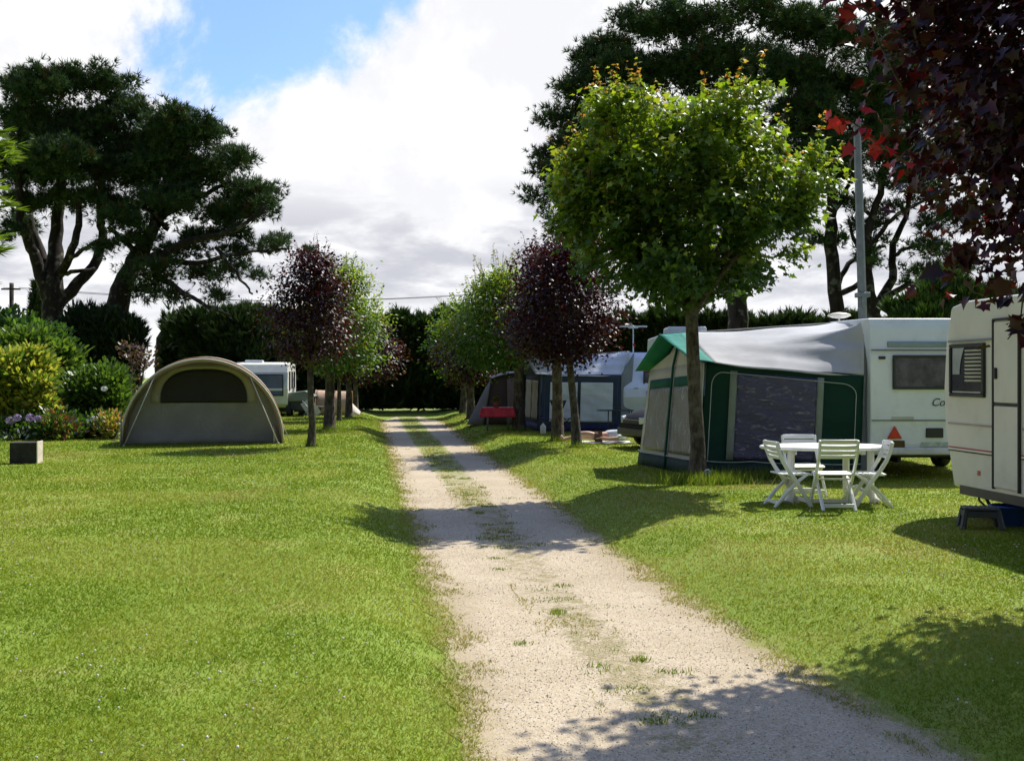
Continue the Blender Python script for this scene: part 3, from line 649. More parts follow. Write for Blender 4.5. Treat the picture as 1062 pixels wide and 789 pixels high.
pine('spreading dark pine right of the forked one, sweeping branches down over the dome tent', 122, 44,
     [[(122, 9999, 16, 0), (122, 400, 15, 0), (121, 330, 14, 0), (128, 295, 12, 0), (140, 270, 9, .3), (160, 235, 7, .5), (182, 195, 5, .5), (195, 150, 3, 0)],
      [(138, 275, 7, 0), (170, 262, 5, -.6), (205, 248, 4, -1), (245, 238, 2.6, -1.4), (275, 215, 1.8, -1.4)],
      [(150, 262, 6, 0), (162, 220, 5, 1), (158, 180, 4, 1.3), (150, 140, 2.5, 1.3)],
      [(165, 270, 4, 0), (205, 272, 3, -.5), (250, 262, 2, -.8), (300, 258, 1.2, -1)],
      [(160, 285, 4, 0), (185, 300, 3, -1), (215, 318, 2, -1.6), (240, 328, 1, -2)],
      [(168, 225, 4, .5), (205, 205, 3, .8), (240, 188, 2, 1)], [(145, 262, 4, 0), (128, 250, 3, -.5), (112, 235, 2.4, -.8)],
      [(175, 240, 3, .5), (160, 222, 2.5, .2), (140, 210, 2, 0)], [(225, 258, 2.2, -1), (250, 290, 1.6, -1.4), (262, 305, 1, -1.6)]],
     [(165, 149, 26.6, 27.6), (187, 137, 22.8, 20.24), (212, 145, 22.8, 18.4), (232, 160, 20.9, 18.4), (246, 173, 11.4, 16.56), (170, 180, 34.2, 29.44), (205, 183, 34.2, 31.28), (236, 200, 24.7, 23.92), (188, 215, 36.1, 18.4), (222, 227, 28.5, 14.72),
      (258, 200, 15.2, 12.88), (273, 197, 8.55, 11.04), (266, 217, 15.2, 9.2), (282, 217, 7.6, 7.36), (155, 210, 20.9, 23.92), (140, 233, 22.8, 12.88), (150, 248, 22.8, 11.04), (205, 245, 32.3, 8.28), (245, 241, 19, 6.44), (190, 262, 28.5, 8.28), (232, 262, 24.7, 7.36),
      (268, 252, 17.1, 6.44), (297, 254, 13.3, 5.52), (310, 256, 5.7, 3.68), (282, 246, 7.6, 4.6), (165, 280, 22.8, 11.04), (200, 283, 24.7, 8.28), (240, 284, 20.9, 7.36), (265, 290, 9.5, 4.6), (150, 302, 17.1, 8.28), (182, 308, 20.9, 6.44), (222, 306, 17.1, 5.52), (130, 262, 15.2, 7.36), (187, 119, 4.75, 5.52), (222, 128, 5.7, 5.52)], 42, .5, 1.2)
pine('broad dark pine towering behind the green maple on the right', 765, 40,
     [[(765, 9999, 13, 0), (765, 400, 12.5, 0), (765, 330, 12, 0), (763, 280, 11, 0), (755, 200, 8, 0), (735, 100, 5, 0), (725, 40, 3, 0)],
      [(760, 240, 7, 0), (700, 170, 5, -.5), (640, 110, 3, -1), (610, 80, 2, -1)], [(762, 260, 6, 0), (690, 220, 4, 1), (620, 190, 3, 1), (570, 175, 1.6, .5)], [(755, 210, 6, 0), (800, 130, 4, .5), (830, 70, 2.5, 0)]],
     [(612, 62, 22, 20), (640, 48, 26, 22), (672, 32, 26, 22), (700, 27, 28, 22), (735, 28, 34, 22), (770, 28, 30, 20), (605, 98, 24, 26), (640, 90, 40, 36), (690, 80, 50, 44), (740, 80, 50, 44), (790, 70, 40, 44),
      (574, 110, 10, 12), (590, 120, 22, 16), (566, 165, 14, 10), (585, 165, 22, 24), (558, 185, 10, 8), (553, 205, 9, 10), (575, 205, 20, 22), (610, 150, 36, 34), (650, 150, 46, 44), (700, 150, 50, 44), (750, 145, 50, 44),
      (620, 210, 46, 36), (680, 210, 50, 36), (740, 205, 50, 36), (790, 180, 40, 40), (600, 245, 36, 18), (815, 215, 20, 20), (690, 5, 5, 6), (640, 28, 6, 8)], 43, .5, .75, depth=.9)
pine('dark pine behind the grey mast, with a bare trunk and layered lower boughs', 868, 39,
     [[(868, 9999, 9, 0), (868, 400, 9, 0), (867, 320, 8.5, 0), (862, 250, 7.5, 0), (863, 200, 6.5, 0), (852, 130, 5, 0), (850, 60, 3, 0)],
      [(863, 262, 3, 0), (850, 245, 2.6, -.4), (838, 240, 2.2, -.5), (820, 248, 1.6, -.8)], [(866, 300, 3.5, 0), (880, 275, 3, .5), (894, 262, 2.6, .8), (918, 255, 1.8, 1)],
      [(863, 225, 3.2, 0), (876, 200, 2.6, .4), (886, 180, 2.2, .8)], [(866, 305, 4, 0), (884, 300, 3.4, -.4), (900, 285, 2.8, -.8)]],
     [(815, 38, 30, 26), (845, 42, 24, 24), (862, 58, 18, 24), (820, 85, 44, 36), (860, 92, 34, 34), (830, 135, 44, 38), (868, 135, 34, 34), (885, 95, 24, 22), (884, 62, 5, 8), (890, 120, 20, 26), (850, 172, 34, 18), (878, 178, 24, 12), (822, 180, 18, 20),
      (855, 22, 5, 8), (838, 196, 14, 5), (846, 245, 7, 3), (878, 205, 14, 5), (873, 245, 8, 4)], 44, .48, .85, depth=.9)
pine('dark pine with several thin leaning stems, partly behind the near maroon maple', 912, 38,
     [[(912, 9999, 8, 0), (909, 400, 8, 0), (906, 330, 8, 0), (899, 280, 6, 0), (900, 240, 5, 0), (912, 200, 4, 0), (925, 140, 3, 0), (930, 70, 2, 0)],
      [(908, 320, 6, 0), (924, 290, 5, .5), (927, 255, 4, .8), (938, 225, 3.2, 1), (950, 170, 2.5, 1)],
      [(912, 312, 4, 0), (935, 298, 3.4, -.5), (965, 288, 2.8, -1), (995, 280, 2, -1.2)], [(902, 255, 3, 0), (920, 232, 2.6, -.4), (942, 215, 2, -.8), (965, 205, 1.5, -1)],
      [(926, 265, 2.6, .6), (950, 255, 2, .2), (980, 252, 1.4, 0)], [(902, 270, 2.6, 0), (888, 252, 2.2, .4), (880, 228, 1.8, .6)], [(905, 225, 2.4, 0), (893, 210, 1.8, 0), (884, 198, 1.4, 0)]],
     [(925, 60, 34, 30), (960, 80, 36, 34), (935, 110, 40, 38), (980, 120, 40, 40), (930, 155, 36, 26), (970, 165, 40, 26), (1010, 150, 40, 50), (1050, 140, 40, 50), (906, 95, 22, 26), (905, 135, 22, 24), (912, 186, 22, 7), (945, 190, 24, 9),
      (905, 206, 16, 5), (938, 212, 18, 6), (968, 204, 20, 9), (895, 228, 10, 4), (925, 232, 16, 5), (956, 236, 20, 7), (985, 230, 24, 12), (915, 252, 16, 4), (950, 256, 20, 6), (980, 262, 22, 10), (930, 272, 18, 4), (962, 280, 20, 6), (990, 284, 20, 7), (890, 258, 8, 3), (948, 297, 16, 5)], 45, .46, .85, depth=.9)

# ------------------------------------------------------------------ hedges, conifers and shrubs
def foliage_mass(name, label, cat, pads, Y, pal, seed, size, per, tpl, mat, group=None, base=None, depth=.6, stems=True, jitter=.2, up=.5, bright=None, parentkeep=None):
    r = np.random.default_rng(seed); b0 = base or P(pads[0][0], HY, Y)
    root = thing(name, label, cat, (b0[0], Y, 0), 0, group)
    PT, DR = clumps(r, pads, Y, per, up=up, depth=depth, jitter=jitter, sub=.15 if tpl is OVAL else 0.0)
    k = PT[:, 2] > .02; PT, DR = PT[k], DR[k]
    n = len(PT); pal_ = np.array(pal); col = pal_[r.integers(0, len(pal_), n)] * r.uniform(.75, 1.25, (n, 1))
    if stems:
        tb = MB(); rr = random.Random(seed)
        for (x, y, rx, ry) in pads[:10]:
            q = P(x, y, Y); c0 = Vector((b0[0] + (q.x - b0[0]) * .08, Y, 0)); tb.tube(bez(c0, c0.lerp(q, .6) + Vector((rr.gauss(0, .1), 0, .1)), q, 5), [.05, .04, .035, .03, .02, .012], 6)
        tb.build('stem', M_PBARK if tpl is not OVAL else M_BARK, root, origin=root.location)
    leaf_object('foliage', PT, DR, r.normal(0, .6, (n, 3)) + np.array([0, -.2, .8]), size * r.uniform(.65, 1.25, n), tpl, col, mat, root, origin=root.location)
    return root
def hedge(label, x0, x1, Ya, Yb, ztop, thick, pal, seed, n, size, name='hedge', ragged=.35, ztop2=None):
    """a long clipped hedge from (x0,Ya) to (x1,Yb): real thickness, leaf sprays over a dark twiggy core"""
    r = np.random.default_rng(seed); a = np.array([x0, Ya]); b = np.array([x1, Yb]); dirv = (b - a) / np.linalg.norm(b - a); nrm = np.array([dirv[1], -dirv[0]])
    if nrm[1] > 0: nrm = -nrm
    root = thing(name, label, 'hedge', ((x0 + x1) / 2, (Ya + Yb) / 2, 0))
    u = r.random(n); zt = ztop + ((ztop2 or ztop) - ztop) * u; bumpy = (vnoise(u * 45 + seed, u * 0 + 3.3) - .5) * ragged * 2
    face = r.random(n); v = np.where(face < .62, r.normal(.42, .10, n), np.where(face < .9, r.uniform(-.5, .5, n), r.normal(-.42, .1, n))) * thick
    z = np.where((face >= .62) & (face < .9), zt + bumpy + r.normal(-.1, .16, n), r.random(n) * (zt + bumpy))
    bulge = (vnoise(u * 60 + 7, z * 1.3 + seed) - .5) * .8
    PT = np.stack([a[0] + (b[0] - a[0]) * u + nrm[0] * (v + bulge * .5), a[1] + (b[1] - a[1]) * u + nrm[1] * (v + bulge * .5), np.maximum(z, .05)], 1)
    DR = np.stack([nrm[0] * np.sign(v), nrm[1] * np.sign(v), np.full(n, .8)], 1) + r.normal(0, .4, (n, 3))
    pal_ = np.array(pal); col = pal_[r.integers(0, len(pal_), n)] * r.uniform(.7, 1.3, (n, 1))
    core = MB(); m = 40; L_ = np.linalg.norm(b - a)
    for i in range(m):                               # the woody core: overlapping rough lumps
        t_ = (i + .5) / m; cz = (ztop + ((ztop2 or ztop) - ztop) * t_)
        c = a + (b - a) * t_
        core.lathe([(.02, 0.02), (thick * .36, .1), (thick * .40, cz * .5), (thick * .36, cz * .82), (thick * .2, cz * .95), (.02, cz * .97)], (c[0], c[1], 0), 8, sx=max(1.0, L_ / m / thick * 1.9), sy=1.0, smooth=True)
    core.build('stem', M_PBARK, root, origin=root.location, fix=False)
    leaf_object('foliage', PT, DR, r.normal(0, 1, (n, 3)), size * r.uniform(.7, 1.3, n), SPRAY, col, M_NEEDLE, root, origin=root.location)
    return root
HG = [(.030, .060, .018), (.042, .078, .021), (.022, .046, .015), (.05, .085, .022)]
hedge('tall dark conifer hedge closing the far end of the track', -16.2, 3.0, 50.5, 52.5, 4.15, 2.2, HG, 61, 16000, .55, ztop2=4.35)
hedge('dark conifer hedge running behind the caravans and awnings on the right', 3.4, 26, 52, 44, 4.3, 2.2, [(.03, .055, .014), (.045, .075, .018), (.02, .04, .012)], 62, 16000, .55, ztop2=3.7)
foliage_mass('cypress_tree', 'dark feathery cypress with drooping sprays behind the white caravan on the left', 'tree',
             [(215, 345, 32, 20), (250, 350, 36, 24), (203, 352, 14, 12), (235, 380, 40, 40), (270, 380, 34, 40), (222, 395, 22, 34), (285, 350, 20, 22), (190, 340, 8, 4), (205, 336, 12, 6), (260, 330, 20, 8)], 47,
             [(.03, .06, .016), (.045, .08, .02), (.02, .042, .013)], 63, .6, 1.1, SPRAY, M_NEEDLE, up=.6)
foliage_mass('evergreen_bush', 'dark rounded evergreen bush between the two left pines', 'shrub',
             [(85, 350, 24, 30), (110, 360, 30, 36), (100, 395, 40, 34), (134, 350, 13, 20), (132, 385, 14, 36), (70, 390, 24, 34), (146, 352, 5, 8)], 41,
             [(.022, .042, .013), (.03, .055, .016), (.016, .032, .011)], 64, .42, 1.1, SPRAY, M_NEEDLE)
foliage_mass('hedge_bush', 'light green leafy bush at the far left behind the garden shrubs', 'shrub',
             [(10, 338, 22, 16), (35, 342, 22, 16), (-15, 340, 22, 20), (15, 365, 40, 30), (60, 348, 14, 12)], 38,
             [(.06, .13, .02), (.08, .155, .024), (.045, .10, .017)], 65, .2, 1.3, OVAL, M_SHRUB)
foliage_mass('purple_shrub', 'thin twiggy reddish-purple shrub behind the dome tent', 'shrub',
             [(138, 372, 6, 6), (146, 382, 6, 6), (136, 395, 6, 9), (134, 360, 3, 4), (152, 368, 4, 3), (143, 405, 6, 8)], 33,
             [(.10, .05, .05), (.07, .035, .04), (.13, .08, .07)], 66, .13, .8, OVAL, M_SHRUB)
foliage_mass('garden_shrub', 'tall mid-green leafy shrub behind the yellow variegated one', 'shrub',
             [(35, 365, 30, 20), (60, 380, 22, 24), (20, 372, 30, 24), (45, 405, 38, 36), (68, 410, 14, 30), (10, 355, 20, 12), (76, 430, 10, 16)], 30.5,
             [(.085, .15, .022), (.11, .18, .03), (.06, .115, .018), (.14, .20, .035)], 67, .17, 2.2, OVAL, M_SHRUB)
foliage_mass('variegated_shrub', 'yellow and green variegated shrub at the left edge', 'shrub',
             [(22, 390, 30, 24), (8, 395, 24, 30), (40, 405, 14, 22), (15, 420, 30, 26), (-15, 405, 24, 40), (45, 422, 8, 14), (28, 372, 16, 10)], 28,
             [(.42, .40, .06), (.34, .36, .06), (.12, .20, .03), (.10, .17, .025), (.48, .44, .10)], 68, .17, 2.6, OVAL, M_SHRUB)
foliage_mass('round_shrub', 'rounded fine-leaved green shrub left of the dome tent', 'shrub',
             [(102, 400, 26, 22), (95, 415, 26, 30), (115, 415, 16, 30), (85, 420, 14, 24), (105, 430, 22, 18), (122, 430, 8, 18)], 29,
             [(.075, .135, .02), (.095, .16, .026), (.055, .10, .016)], 69, .13, 3.2, OVAL, M_SHRUB)
foliage_mass('conifer_shrub', 'fresh green feathery conifer rising behind the white caravan roofs on the right', 'shrub',
             [(950, 318, 20, 7), (970, 308, 16, 10), (985, 300, 22, 16), (935, 325, 14, 5), (1000, 320, 30, 20), (960, 340, 40, 20), (925, 320, 8, 4), (1030, 330, 30, 30)], 30,
             [(.05, .10, .018), (.07, .125, .022), (.035, .07, .015)], 70, .38, 1.3, SPRAY, M_NEEDLE)
# flowering hydrangeas: foliage and flower heads of their own
def hydrangea(label, pads, heads, Y, col, seed):
    r = np.random.default_rng(seed)
    root = foliage_mass('hydrangea', label, 'flowering shrub', pads, Y, [(.05, .10, .016), (.07, .13, .022), (.035, .075, .014)], seed, .13, 3.0, OVAL, M_SHRUB, group='hydrangeas below the shrubs')
    for (x, y, s_) in heads:
        q = np.array(P(x, y, Y - .35)); n = 90; v = unit(r.normal(0, 1, (n, 3))); rad = s_ * Y / F
        leaf_object('flower_head', q + v * rad * np.array([1, 1, .75]), np.cross(v, r.normal(0, 1, (n, 3))), v, rad * .55 * r.uniform(.7, 1.2, n), OVAL, np.array(col) * r.uniform(.75, 1.2, (n, 1)), M_PETAL, root, origin=root.location)
hydrangea('hydrangea with mauve flower heads beneath the yellow shrub', [(12, 445, 16, 12), (35, 447, 18, 12), (50, 450, 12, 9)], [(11, 436, 4.5), (18, 433, 4), (31, 433, 4.5), (39, 434, 4)], 27, (.36, .27, .46), 71)
hydrangea('hydrangea with pale blue flower heads between the green shrubs', [(75, 445, 14, 10), (90, 446, 14, 10)], [(76, 437, 3.5), (80, 448, 3.5)], 27.6, (.25, .33, .58), 72)
hydrangea('hydrangea with white flower heads beside the dome tent', [(100, 443, 14, 11), (112, 443, 12, 10)], [(92, 438, 4), (98, 435, 4), (106, 430, 3.5), (100, 443, 3), (108, 403, 3)], 27.9, (.62, .63, .62), 73)
foliage_mass('yellow_shrub', 'low yellow-green perennial with orange tinges beside the tent corner', 'plant', [(118, 438, 10, 9), (108, 446, 8, 5), (124, 445, 7, 6)], 27.4, [(.30, .28, .05), (.32, .18, .05), (.16, .22, .04)], 74, .12, 3.5, OVAL, M_SHRUB)
foliage_mass('border_plant', 'mixed low greenery with reddish stems below the tall green shrub', 'plant', [(60, 440, 10, 12), (70, 448, 10, 8), (45, 455, 12, 6), (65, 456, 10, 4)], 26.9, [(.10, .16, .03), (.20, .08, .04), (.14, .2, .04), (.07, .13, .02)], 75, .12, 3.2, OVAL, M_SHRUB)
foliage_mass('border_plant', 'low white-flowered plant by the concrete block', 'plant', [(2, 456, 10, 6), (12, 457, 8, 4), (-6, 458, 8, 5)], 26.5, [(.08, .14, .03), (.45, .46, .5), (.06, .11, .02)], 76, .11, 3.5, OVAL, M_SHRUB)
# near spruce at the left edge of the view
r = np.random.default_rng(81)
base = (-8.45, 13.6); root = thing('spruce_tree', 'bright green feathery conifer at the very left edge, close by', 'tree', (base[0], base[1], 0))
tb = MB(); tb.tube([(0, 0, -.05), (0, 0, 2), (0.03, 0, 4.5), (0, 0, 6.6)], [.16, .13, .08, .02], 10)
PT = []; DR = []
for i in range(190):
    z = .4 + 6.1 * (i / 190) + r.normal(0, .06); L_ = float(np.interp(z, [0, 2.4, 3.0, 4.4, 5.6, 6.8], [1.2, 1.35, 1.95, 2.0, 1.6, .3])) * r.uniform(.82, 1.06); a = i * 2.399 + r.normal(0, .2)
    L_ = min(L_, 2.1)
    o = np.array([math.cos(a), math.sin(a), 0]); e = o * L_ + np.array([0, 0, z + .12 * L_])
    st_ = np.array([0, 0, z]); tb.tube([Vector(st_), Vector((st_ + e) / 2 + np.array([0, 0, -.05])), Vector(e)], [.022, .014, .005], 5, caps=False)
    k = 62; t_ = r.random(k) ** .7; side = r.normal(0, .20, k) * (1.15 - t_)
    lat = np.array([-o[1], o[0], 0]); p = st_ + (e - st_) * t_[:, None] + lat * side[:, None] + np.array([0, 0, 1]) * r.normal(-.03, .05, (k, 1))
    PT.append(p); DR.append(o * .9 + lat * np.sign(side)[:, None] * .7 + r.normal(0, .2, (k, 3)) + np.array([0, 0, .1]))
tb.build('trunk', M_PBARK, root)
PT = np.concatenate(PT); DR = np.concatenate(DR); n = len(PT)
leaf_object('crown', PT, DR, np.array([0, 0, 1.]) + r.normal(0, .4, (n, 3)), .23 * r.uniform(.6, 1.2, n), tuft(9, 8, .8, .055, .4), np.array([(.14, .21, .018), (.18, .25, .025), (.10, .16, .015)])[r.integers(0, 3, n)] * r.uniform(.8, 1.2, (n, 1)), M_SHRUB, root)
# small far conifer under the wires
foliage_mass('small_conifer', 'small pointed conifer far off beside the wooden pole', 'tree', [(37, 330, 7, 14), (37, 315, 4, 12), (37, 300, 2, 8), (36, 350, 9, 14)], 60, [(.02, .04, .015), (.03, .05, .018)], 77, .4, 3.0, SPRAY, M_NEEDLE)
# ------------------------------------------------------------------ caravans
def text_mesh(name, s, size, mat, parent, loc, rot, extrude=.002):
    cu = bpy.data.curves.new(name, 'FONT'); cu.body = s; cu.size = size; cu.extrude = extrude; cu.shear = .3
    o = bpy.data.objects.new(name, cu); COL.objects.link(o)
    dg = bpy.context.evaluated_depsgraph_get(); me = bpy.data.meshes.new_from_object(o.evaluated_get(dg)); bpy.data.objects.remove(o)
    ob = link_mesh(name, me, mat, parent); ob.location = loc; ob.rotation_euler = rot
    return ob
def shell(prof, W, parent, mat, name='body', bev=.05):
    m = MB(); m.prism(prof, lambda p, q, t: (t, p, q), 0, W)
    return m.build(name, mat, parent, bevel=bev, seg=3)
def framed_window(parent, c, w, h, axis, fmat=None, pmat=None, proud=.02, label=None):
    """axis '-y': in the rear face; '-x': in the left face; '+x' right. c = centre on the face"""
    fr = MB(); b = .04
    def put(mb, du, dz, su, sz, th, off):
        if axis == '-y': mb.box((c[0] + du, c[1] - off, c[2] + dz), (su, th, sz))
        elif axis == '-x': mb.box((c[0] - off, c[1] + du, c[2] + dz), (th, su, sz))
        else: mb.box((c[0] + off, c[1] + du, c[2] + dz), (th, su, sz))
    put(fr, 0, h / 2 - b / 2, w, b, .05, proud - .02); put(fr, 0, -h / 2 + b / 2, w, b, .05, proud - .02)
    put(fr, -w / 2 + b / 2, 0, b, h - 2 * b, .05, proud - .02); put(fr, w / 2 - b / 2, 0, b, h - 2 * b, .05, proud - .02)
    f = fr.build('window', fmat or M_FRAME, parent, bevel=.012)
    pn = MB(); put(pn, 0, 0, w - 2 * b, h - 2 * b, .02, proud - .025)
    pn.build('pane', pmat or M_GLASSD, f)
    return f
def wheel(parent, c, rad=.29, w=.18, axis='x'):
    t = MB(); 
    prof = [(rad * .62, -w / 2), (rad * .93, -w / 2), (rad, -w * .3), (rad, w * .3), (rad * .93, w / 2), (rad * .62, w / 2)]
    n = 24; vs = []; fs = []
    for (r_, x_) in prof:
        for k in range(n):
            a = 2 * math.pi * k / n; vs.append((c[0] + x_, c[1] + r_ * math.cos(a), c[2] + r_ * math.sin(a)))
    m_ = len(prof)
    for i in range(m_):
        for k in range(n): fs.append((i * n + k, i * n + (k + 1) % n, ((i + 1) % m_) * n + (k + 1) % n, ((i + 1) % m_) * n + k))
    t.add(vs, fs, 0, True); wo_ = t.build('wheel', M_TYRE, parent)
    rm = MB()
    for sx in (-1, 1):
        vs = []; 
        for (r_, x_) in ((.001, .30), (.18, .32), (.3, .22), (.55, .26), (.63, .40)):
            for k in range(20): a = 2 * math.pi * k / 20; vs.append((c[0] + sx * x_ * w, c[1] + r_ * rad * math.cos(a), c[2] + r_ * rad * math.sin(a)))
        rm.add(vs, [(i * 20 + k, i * 20 + (k + 1) % 20, (i + 1) * 20 + (k + 1) % 20, (i + 1) * 20 + k) for i in range(4) for k in range(20)], 0, True)
    rm.build('rim', M_RIM, wo_)
    return wo_
def running_gear(root, W, L, z0, front=True):
    m = MB()
    m.box((W / 2, L / 2, z0 - .05), (W * .82, L * .92, .09)); m.box((W * .25, L / 2, z0 - .12), (.06, L * .9, .12)); m.box((W * .75, L / 2, z0 - .12), (.06, L * .9, .12))
    m.build('chassis', M_CHASSIS, root, bevel=.01)
    for sx in (.10, W - .10): wheel(root, (sx, L * .48, .29))
    for (x, y) in ((.25, .35), (W - .25, .35), (.25, L - .35), (W - .25, L - .35)):
        s = MB(); s.tube([(x, y, z0 - .08), (x + (.05 if x < W / 2 else -.05), y + .06, .03)], .02, 6); s.box((x, y + .06, .015), (.16, .16, .03))
        s.build('corner_steady', M_CHASSIS, root)
# --- caravan whose rear faces the camera, behind the table
W, L = 2.2, 5.0
c1 = thing('caravan', 'white caravan seen from its rear, red triangle reflector on it, joined to the green awning', 'caravan', (5.54, 16.6, 0), R(1.0))
prof = [(.06, .40), (0, .55), (-.02, 1.05), (0, 1.9), (.07, 2.35), (.12, 2.50), (2.0, 2.54), (2.02, 2.50), (L - .5, 2.48), (L, 1.9), (L + .02, 1.0), (L - .1, .45)]
body = shell(prof, W, c1, M_WHITE, bev=.045)
z_ = lambda y: 1.6 - (y - 390) / 67.3
x_ = lambda x: (x - 905) / 67.3
fw = framed_window(c1, (1.02, -.035, z_(386)), 1.36, .53, '-y', pmat=plain('curtained_pane', (.062, .058, .075), .14, .55, 5, dirt=.35, dirtcol=(.15, .13, .13)))
m = MB(); m.box((1.05, .022, z_(357)), (1.55, .05, .09)); m.build('grab_rail', plain('blue_grey_trim', (.20, .27, .32), .45), c1, bevel=.015)
m = MB(); m.box((W / 2, -.006, z_(363)), (W - .04, .03, .018)); m.box((W / 2, -.026, z_(436)), (W - .03, .018, .016)); m.build('trim_strip', plain('blue_trim', (.08, .11, .15), .4), c1)
for cx in (.18, W - .18):
    m = MB(); m.box((cx, -.012, z_(371)), (.10, .05, .045)); m.build('marker_light', M_FRAME, c1, bevel=.008)
for cx in (.37, W - .37):
    m = MB(); h = .20; w2 = .115
    m.prism([(-w2, 0), (w2, 0), (0, h)], lambda p, q, t, cx=cx: (cx + p, t, z_(455) + q), -.045, -.018); m.build('triangle_reflector', M_REDR, c1, bevel=.008)
    m = MB(); m.box((cx, .008, z_(462)), (.34, .05, .15)); m.build('rear_light', plain('smoked_lens', (.05, .012, .012), .2), c1, bevel=.015)
m = MB(); m.box((W / 2, .008, z_(461)), (.62, .03, .07)); m.build('number_plate', plain('plate_green_white', (.40, .46, .42), .5, .25, 12), c1)
m = MB(); m.box((x_(972), -.02, z_(449)), (.27, .03, .15)); m.build('vent', M_FRAME, c1, bevel=.01)
m = MB(); m.box((.50, -.022, z_(433.5)), (.34, .012, .04)); m.build('badge_strip', plain('pale_badge', (.42, .44, .36), .5), c1)
text_mesh('lettering', 'Co', .17, M_FRAME, c1, (x_(968), -.030, z_(421)), (R(90), 0, 0))
m = MB(); m.box((W / 2, .02, .44), (W - .06, .12, .12)); m.build('bumper', plain('bumper_white', (.6, .61, .6), .45, dirt=.3), c1, bevel=.03)
m = MB(); m.box((.9, 2.6, 2.52), (.5, .5, .09)); m.build('roof_vent', M_WHITE, c1, bevel=.03)
an = MB(); an.tube([(.62, 3.4, 2.45), (.62, 3.4, 2.68)], .018, 8); an.lathe([(.02, -.05), (.12, -.035), (.215, 0), (.20, .03), (.12, .055), (.02, .07)], (.62, 3.4, 2.72), 24)
an.build('antenna', plain('aged_cream', (.68, .62, .50), .45), c1)
m = MB(); m.tube([(W / 2 - .5, L, .45), (W / 2, L + 1.1, .42)], .04); m.tube([(W / 2 + .5, L, .45), (W / 2, L + 1.1, .42)], .04); m.tube([(W / 2, L + .9, .45), (W / 2, L + .9, .02)], .03); m.build('drawbar', M_CHASSIS, c1)
running_gear(c1, W, L, .42)

# --- cream caravan at the right edge, its side with the door towards the track
ang2 = math.atan2(.104, .994)
W, L = 2.15, 5.6
c2 = thing('caravan', 'cream caravan at the right edge, its door shut and dark window showing blinds', 'caravan', (5.09, 12.5, 0), math.pi + ang2)
# local: -y... use y = distance along the visible side towards the camera, x = away from the visible side (negative)
def c2x(mb_): return mb_
prof = [(.10, .33), (.02, .62), (-.10, 1.0), (-.13, 1.45), (-.08, 1.98), (.04, 2.40), (.35, 2.45), (L - .4, 2.45), (L, 1.9), (L + .05, 1.0), (L - .12, .33)]
m = MB(); m.prism(prof, lambda p, q, t: (t, p, q), 0, -W); m.build('body', M_CREAM, c2, bevel=.035, seg=3)
# window of the near side with a blind
f = framed_window(c2, (0, .42, 1.665), .74, .60, '+x', proud=.03)
bl = MB()
for k in range(9): bl.box((.022, .56, 1.55 + .042 * k), (.004, .34, .020), rx=0, ry=R(25))
bl.box((.022, .42, 1.945), (.006, .62, .02)); bl.box((.022, .42, 1.42), (.006, .6, .016))
bl.build('blind', plain('blind_white', (.42, .40, .36), .6), f)
cu = MB(); cu.grid(lambda u, v: (.021 + .004 * math.sin(u * 20), .12 + u * (.16 + .10 * v * v), 1.62 + .30 * v), 12, 6); cu.build('curtain', plain('net_curtain', (.35, .36, .37), .9), f)
# door
d = MB(); d.box((.008, 1.207, 1.75), (.03, .46, .87)); d.box((.008, 1.207, .845), (.03, .46, .88)); dr = d.build('door', M_CREAM, c2, bevel=.02)
h = MB(); h.box((.035, 1.03, 1.63), (.03, .05, .12)); h.build('handle', M_FRAME, dr, bevel=.01)
sl = MB()
for y in (.965, 1.449): sl.box((.012, y, 1.30), (.04, .024, 1.82))
sl.box((.012, 1.207, 2.205), (.04, .50, .024)); sl.box((.012, 1.207, 1.30), (.034, .46, .024)); sl.build('door_seal', M_FRAME, dr, bevel=.008)
rl = MB(); rl.box((.008, .48, 2.0), (.03, .94, .022)); rl.box((.008, 3.4, 2.03), (.03, 3.85, .022)); rl.build('awning_rail', M_GREYTRIM, c2)
sp_ = MB(); sp_.box((.004, .47, 1.056), (.012, .95, .022)); sp_.box((.004, 3.4, 1.056), (.012, 3.85, .022)); sp_.build('trim_strip', plain('mauve_trim', (.36, .30, .28), .5), c2)
for (zc, hh, mt) in ((.745, .012, M_FRAME), (.764, .018, plain('white_stripe', (.74, .72, .68), .5)), (.783, .014, plain('red_stripe', (.45, .05, .06), .5))):
    s = MB(); s.box((.003, .47, zc), (.010, .95, hh)); s.box((.003, 3.4, zc), (.010, 3.85, hh)); s.build('stripe', mt, c2)
lg = MB(); lg.box((.004, .655, .53), (.012, .055, .055)); lgo = lg.build('badge', plain('orange_red_badge', (.62, .10, .05), .4), c2, bevel=.01)
l2 = MB(); l2.tube([(.011, .655 + .014 * math.cos(a), .53 + .017 * math.sin(a)) for a in [i * 6.283 / 12 for i in range(11)]], .0035, 5); l2.build('emblem', plain('emblem_grey', (.35, .30, .28), .5), lgo)
sk = MB(); sk.box((-.02, 2.9, .31), (.05, 5.3, .10)); sk.build('skirt_rail', plain('brown_grey_rail', (.085, .075, .065), .6), c2)
ml = MB(); ml.box((.02, 1.62, .62), (.03, .08, .05)); ml.build('socket_cover', M_FRAME, c2, bevel=.006)
for y in (.3, L - .4):
    for x in (-.3, -W + .3):
        s = MB(); s.tube([(x, y + .10, .32), (x, y - .02, .2), (x, y + .16, .03)], .022, 6); s.tube([(x + .02, y - .18, .30), (x + .02, y - .14, .17), (x, y + .08, .06)], .014, 6); s.box((x, y + .15, .015), (.18, .18, .03)); s.build('corner_steady', M_CHASSIS, c2)
m = MB(); m.box((-W / 2, L / 2, .29), (W * .8, L * .9, .07)); m.build('chassis', M_CHASSIS, c2)
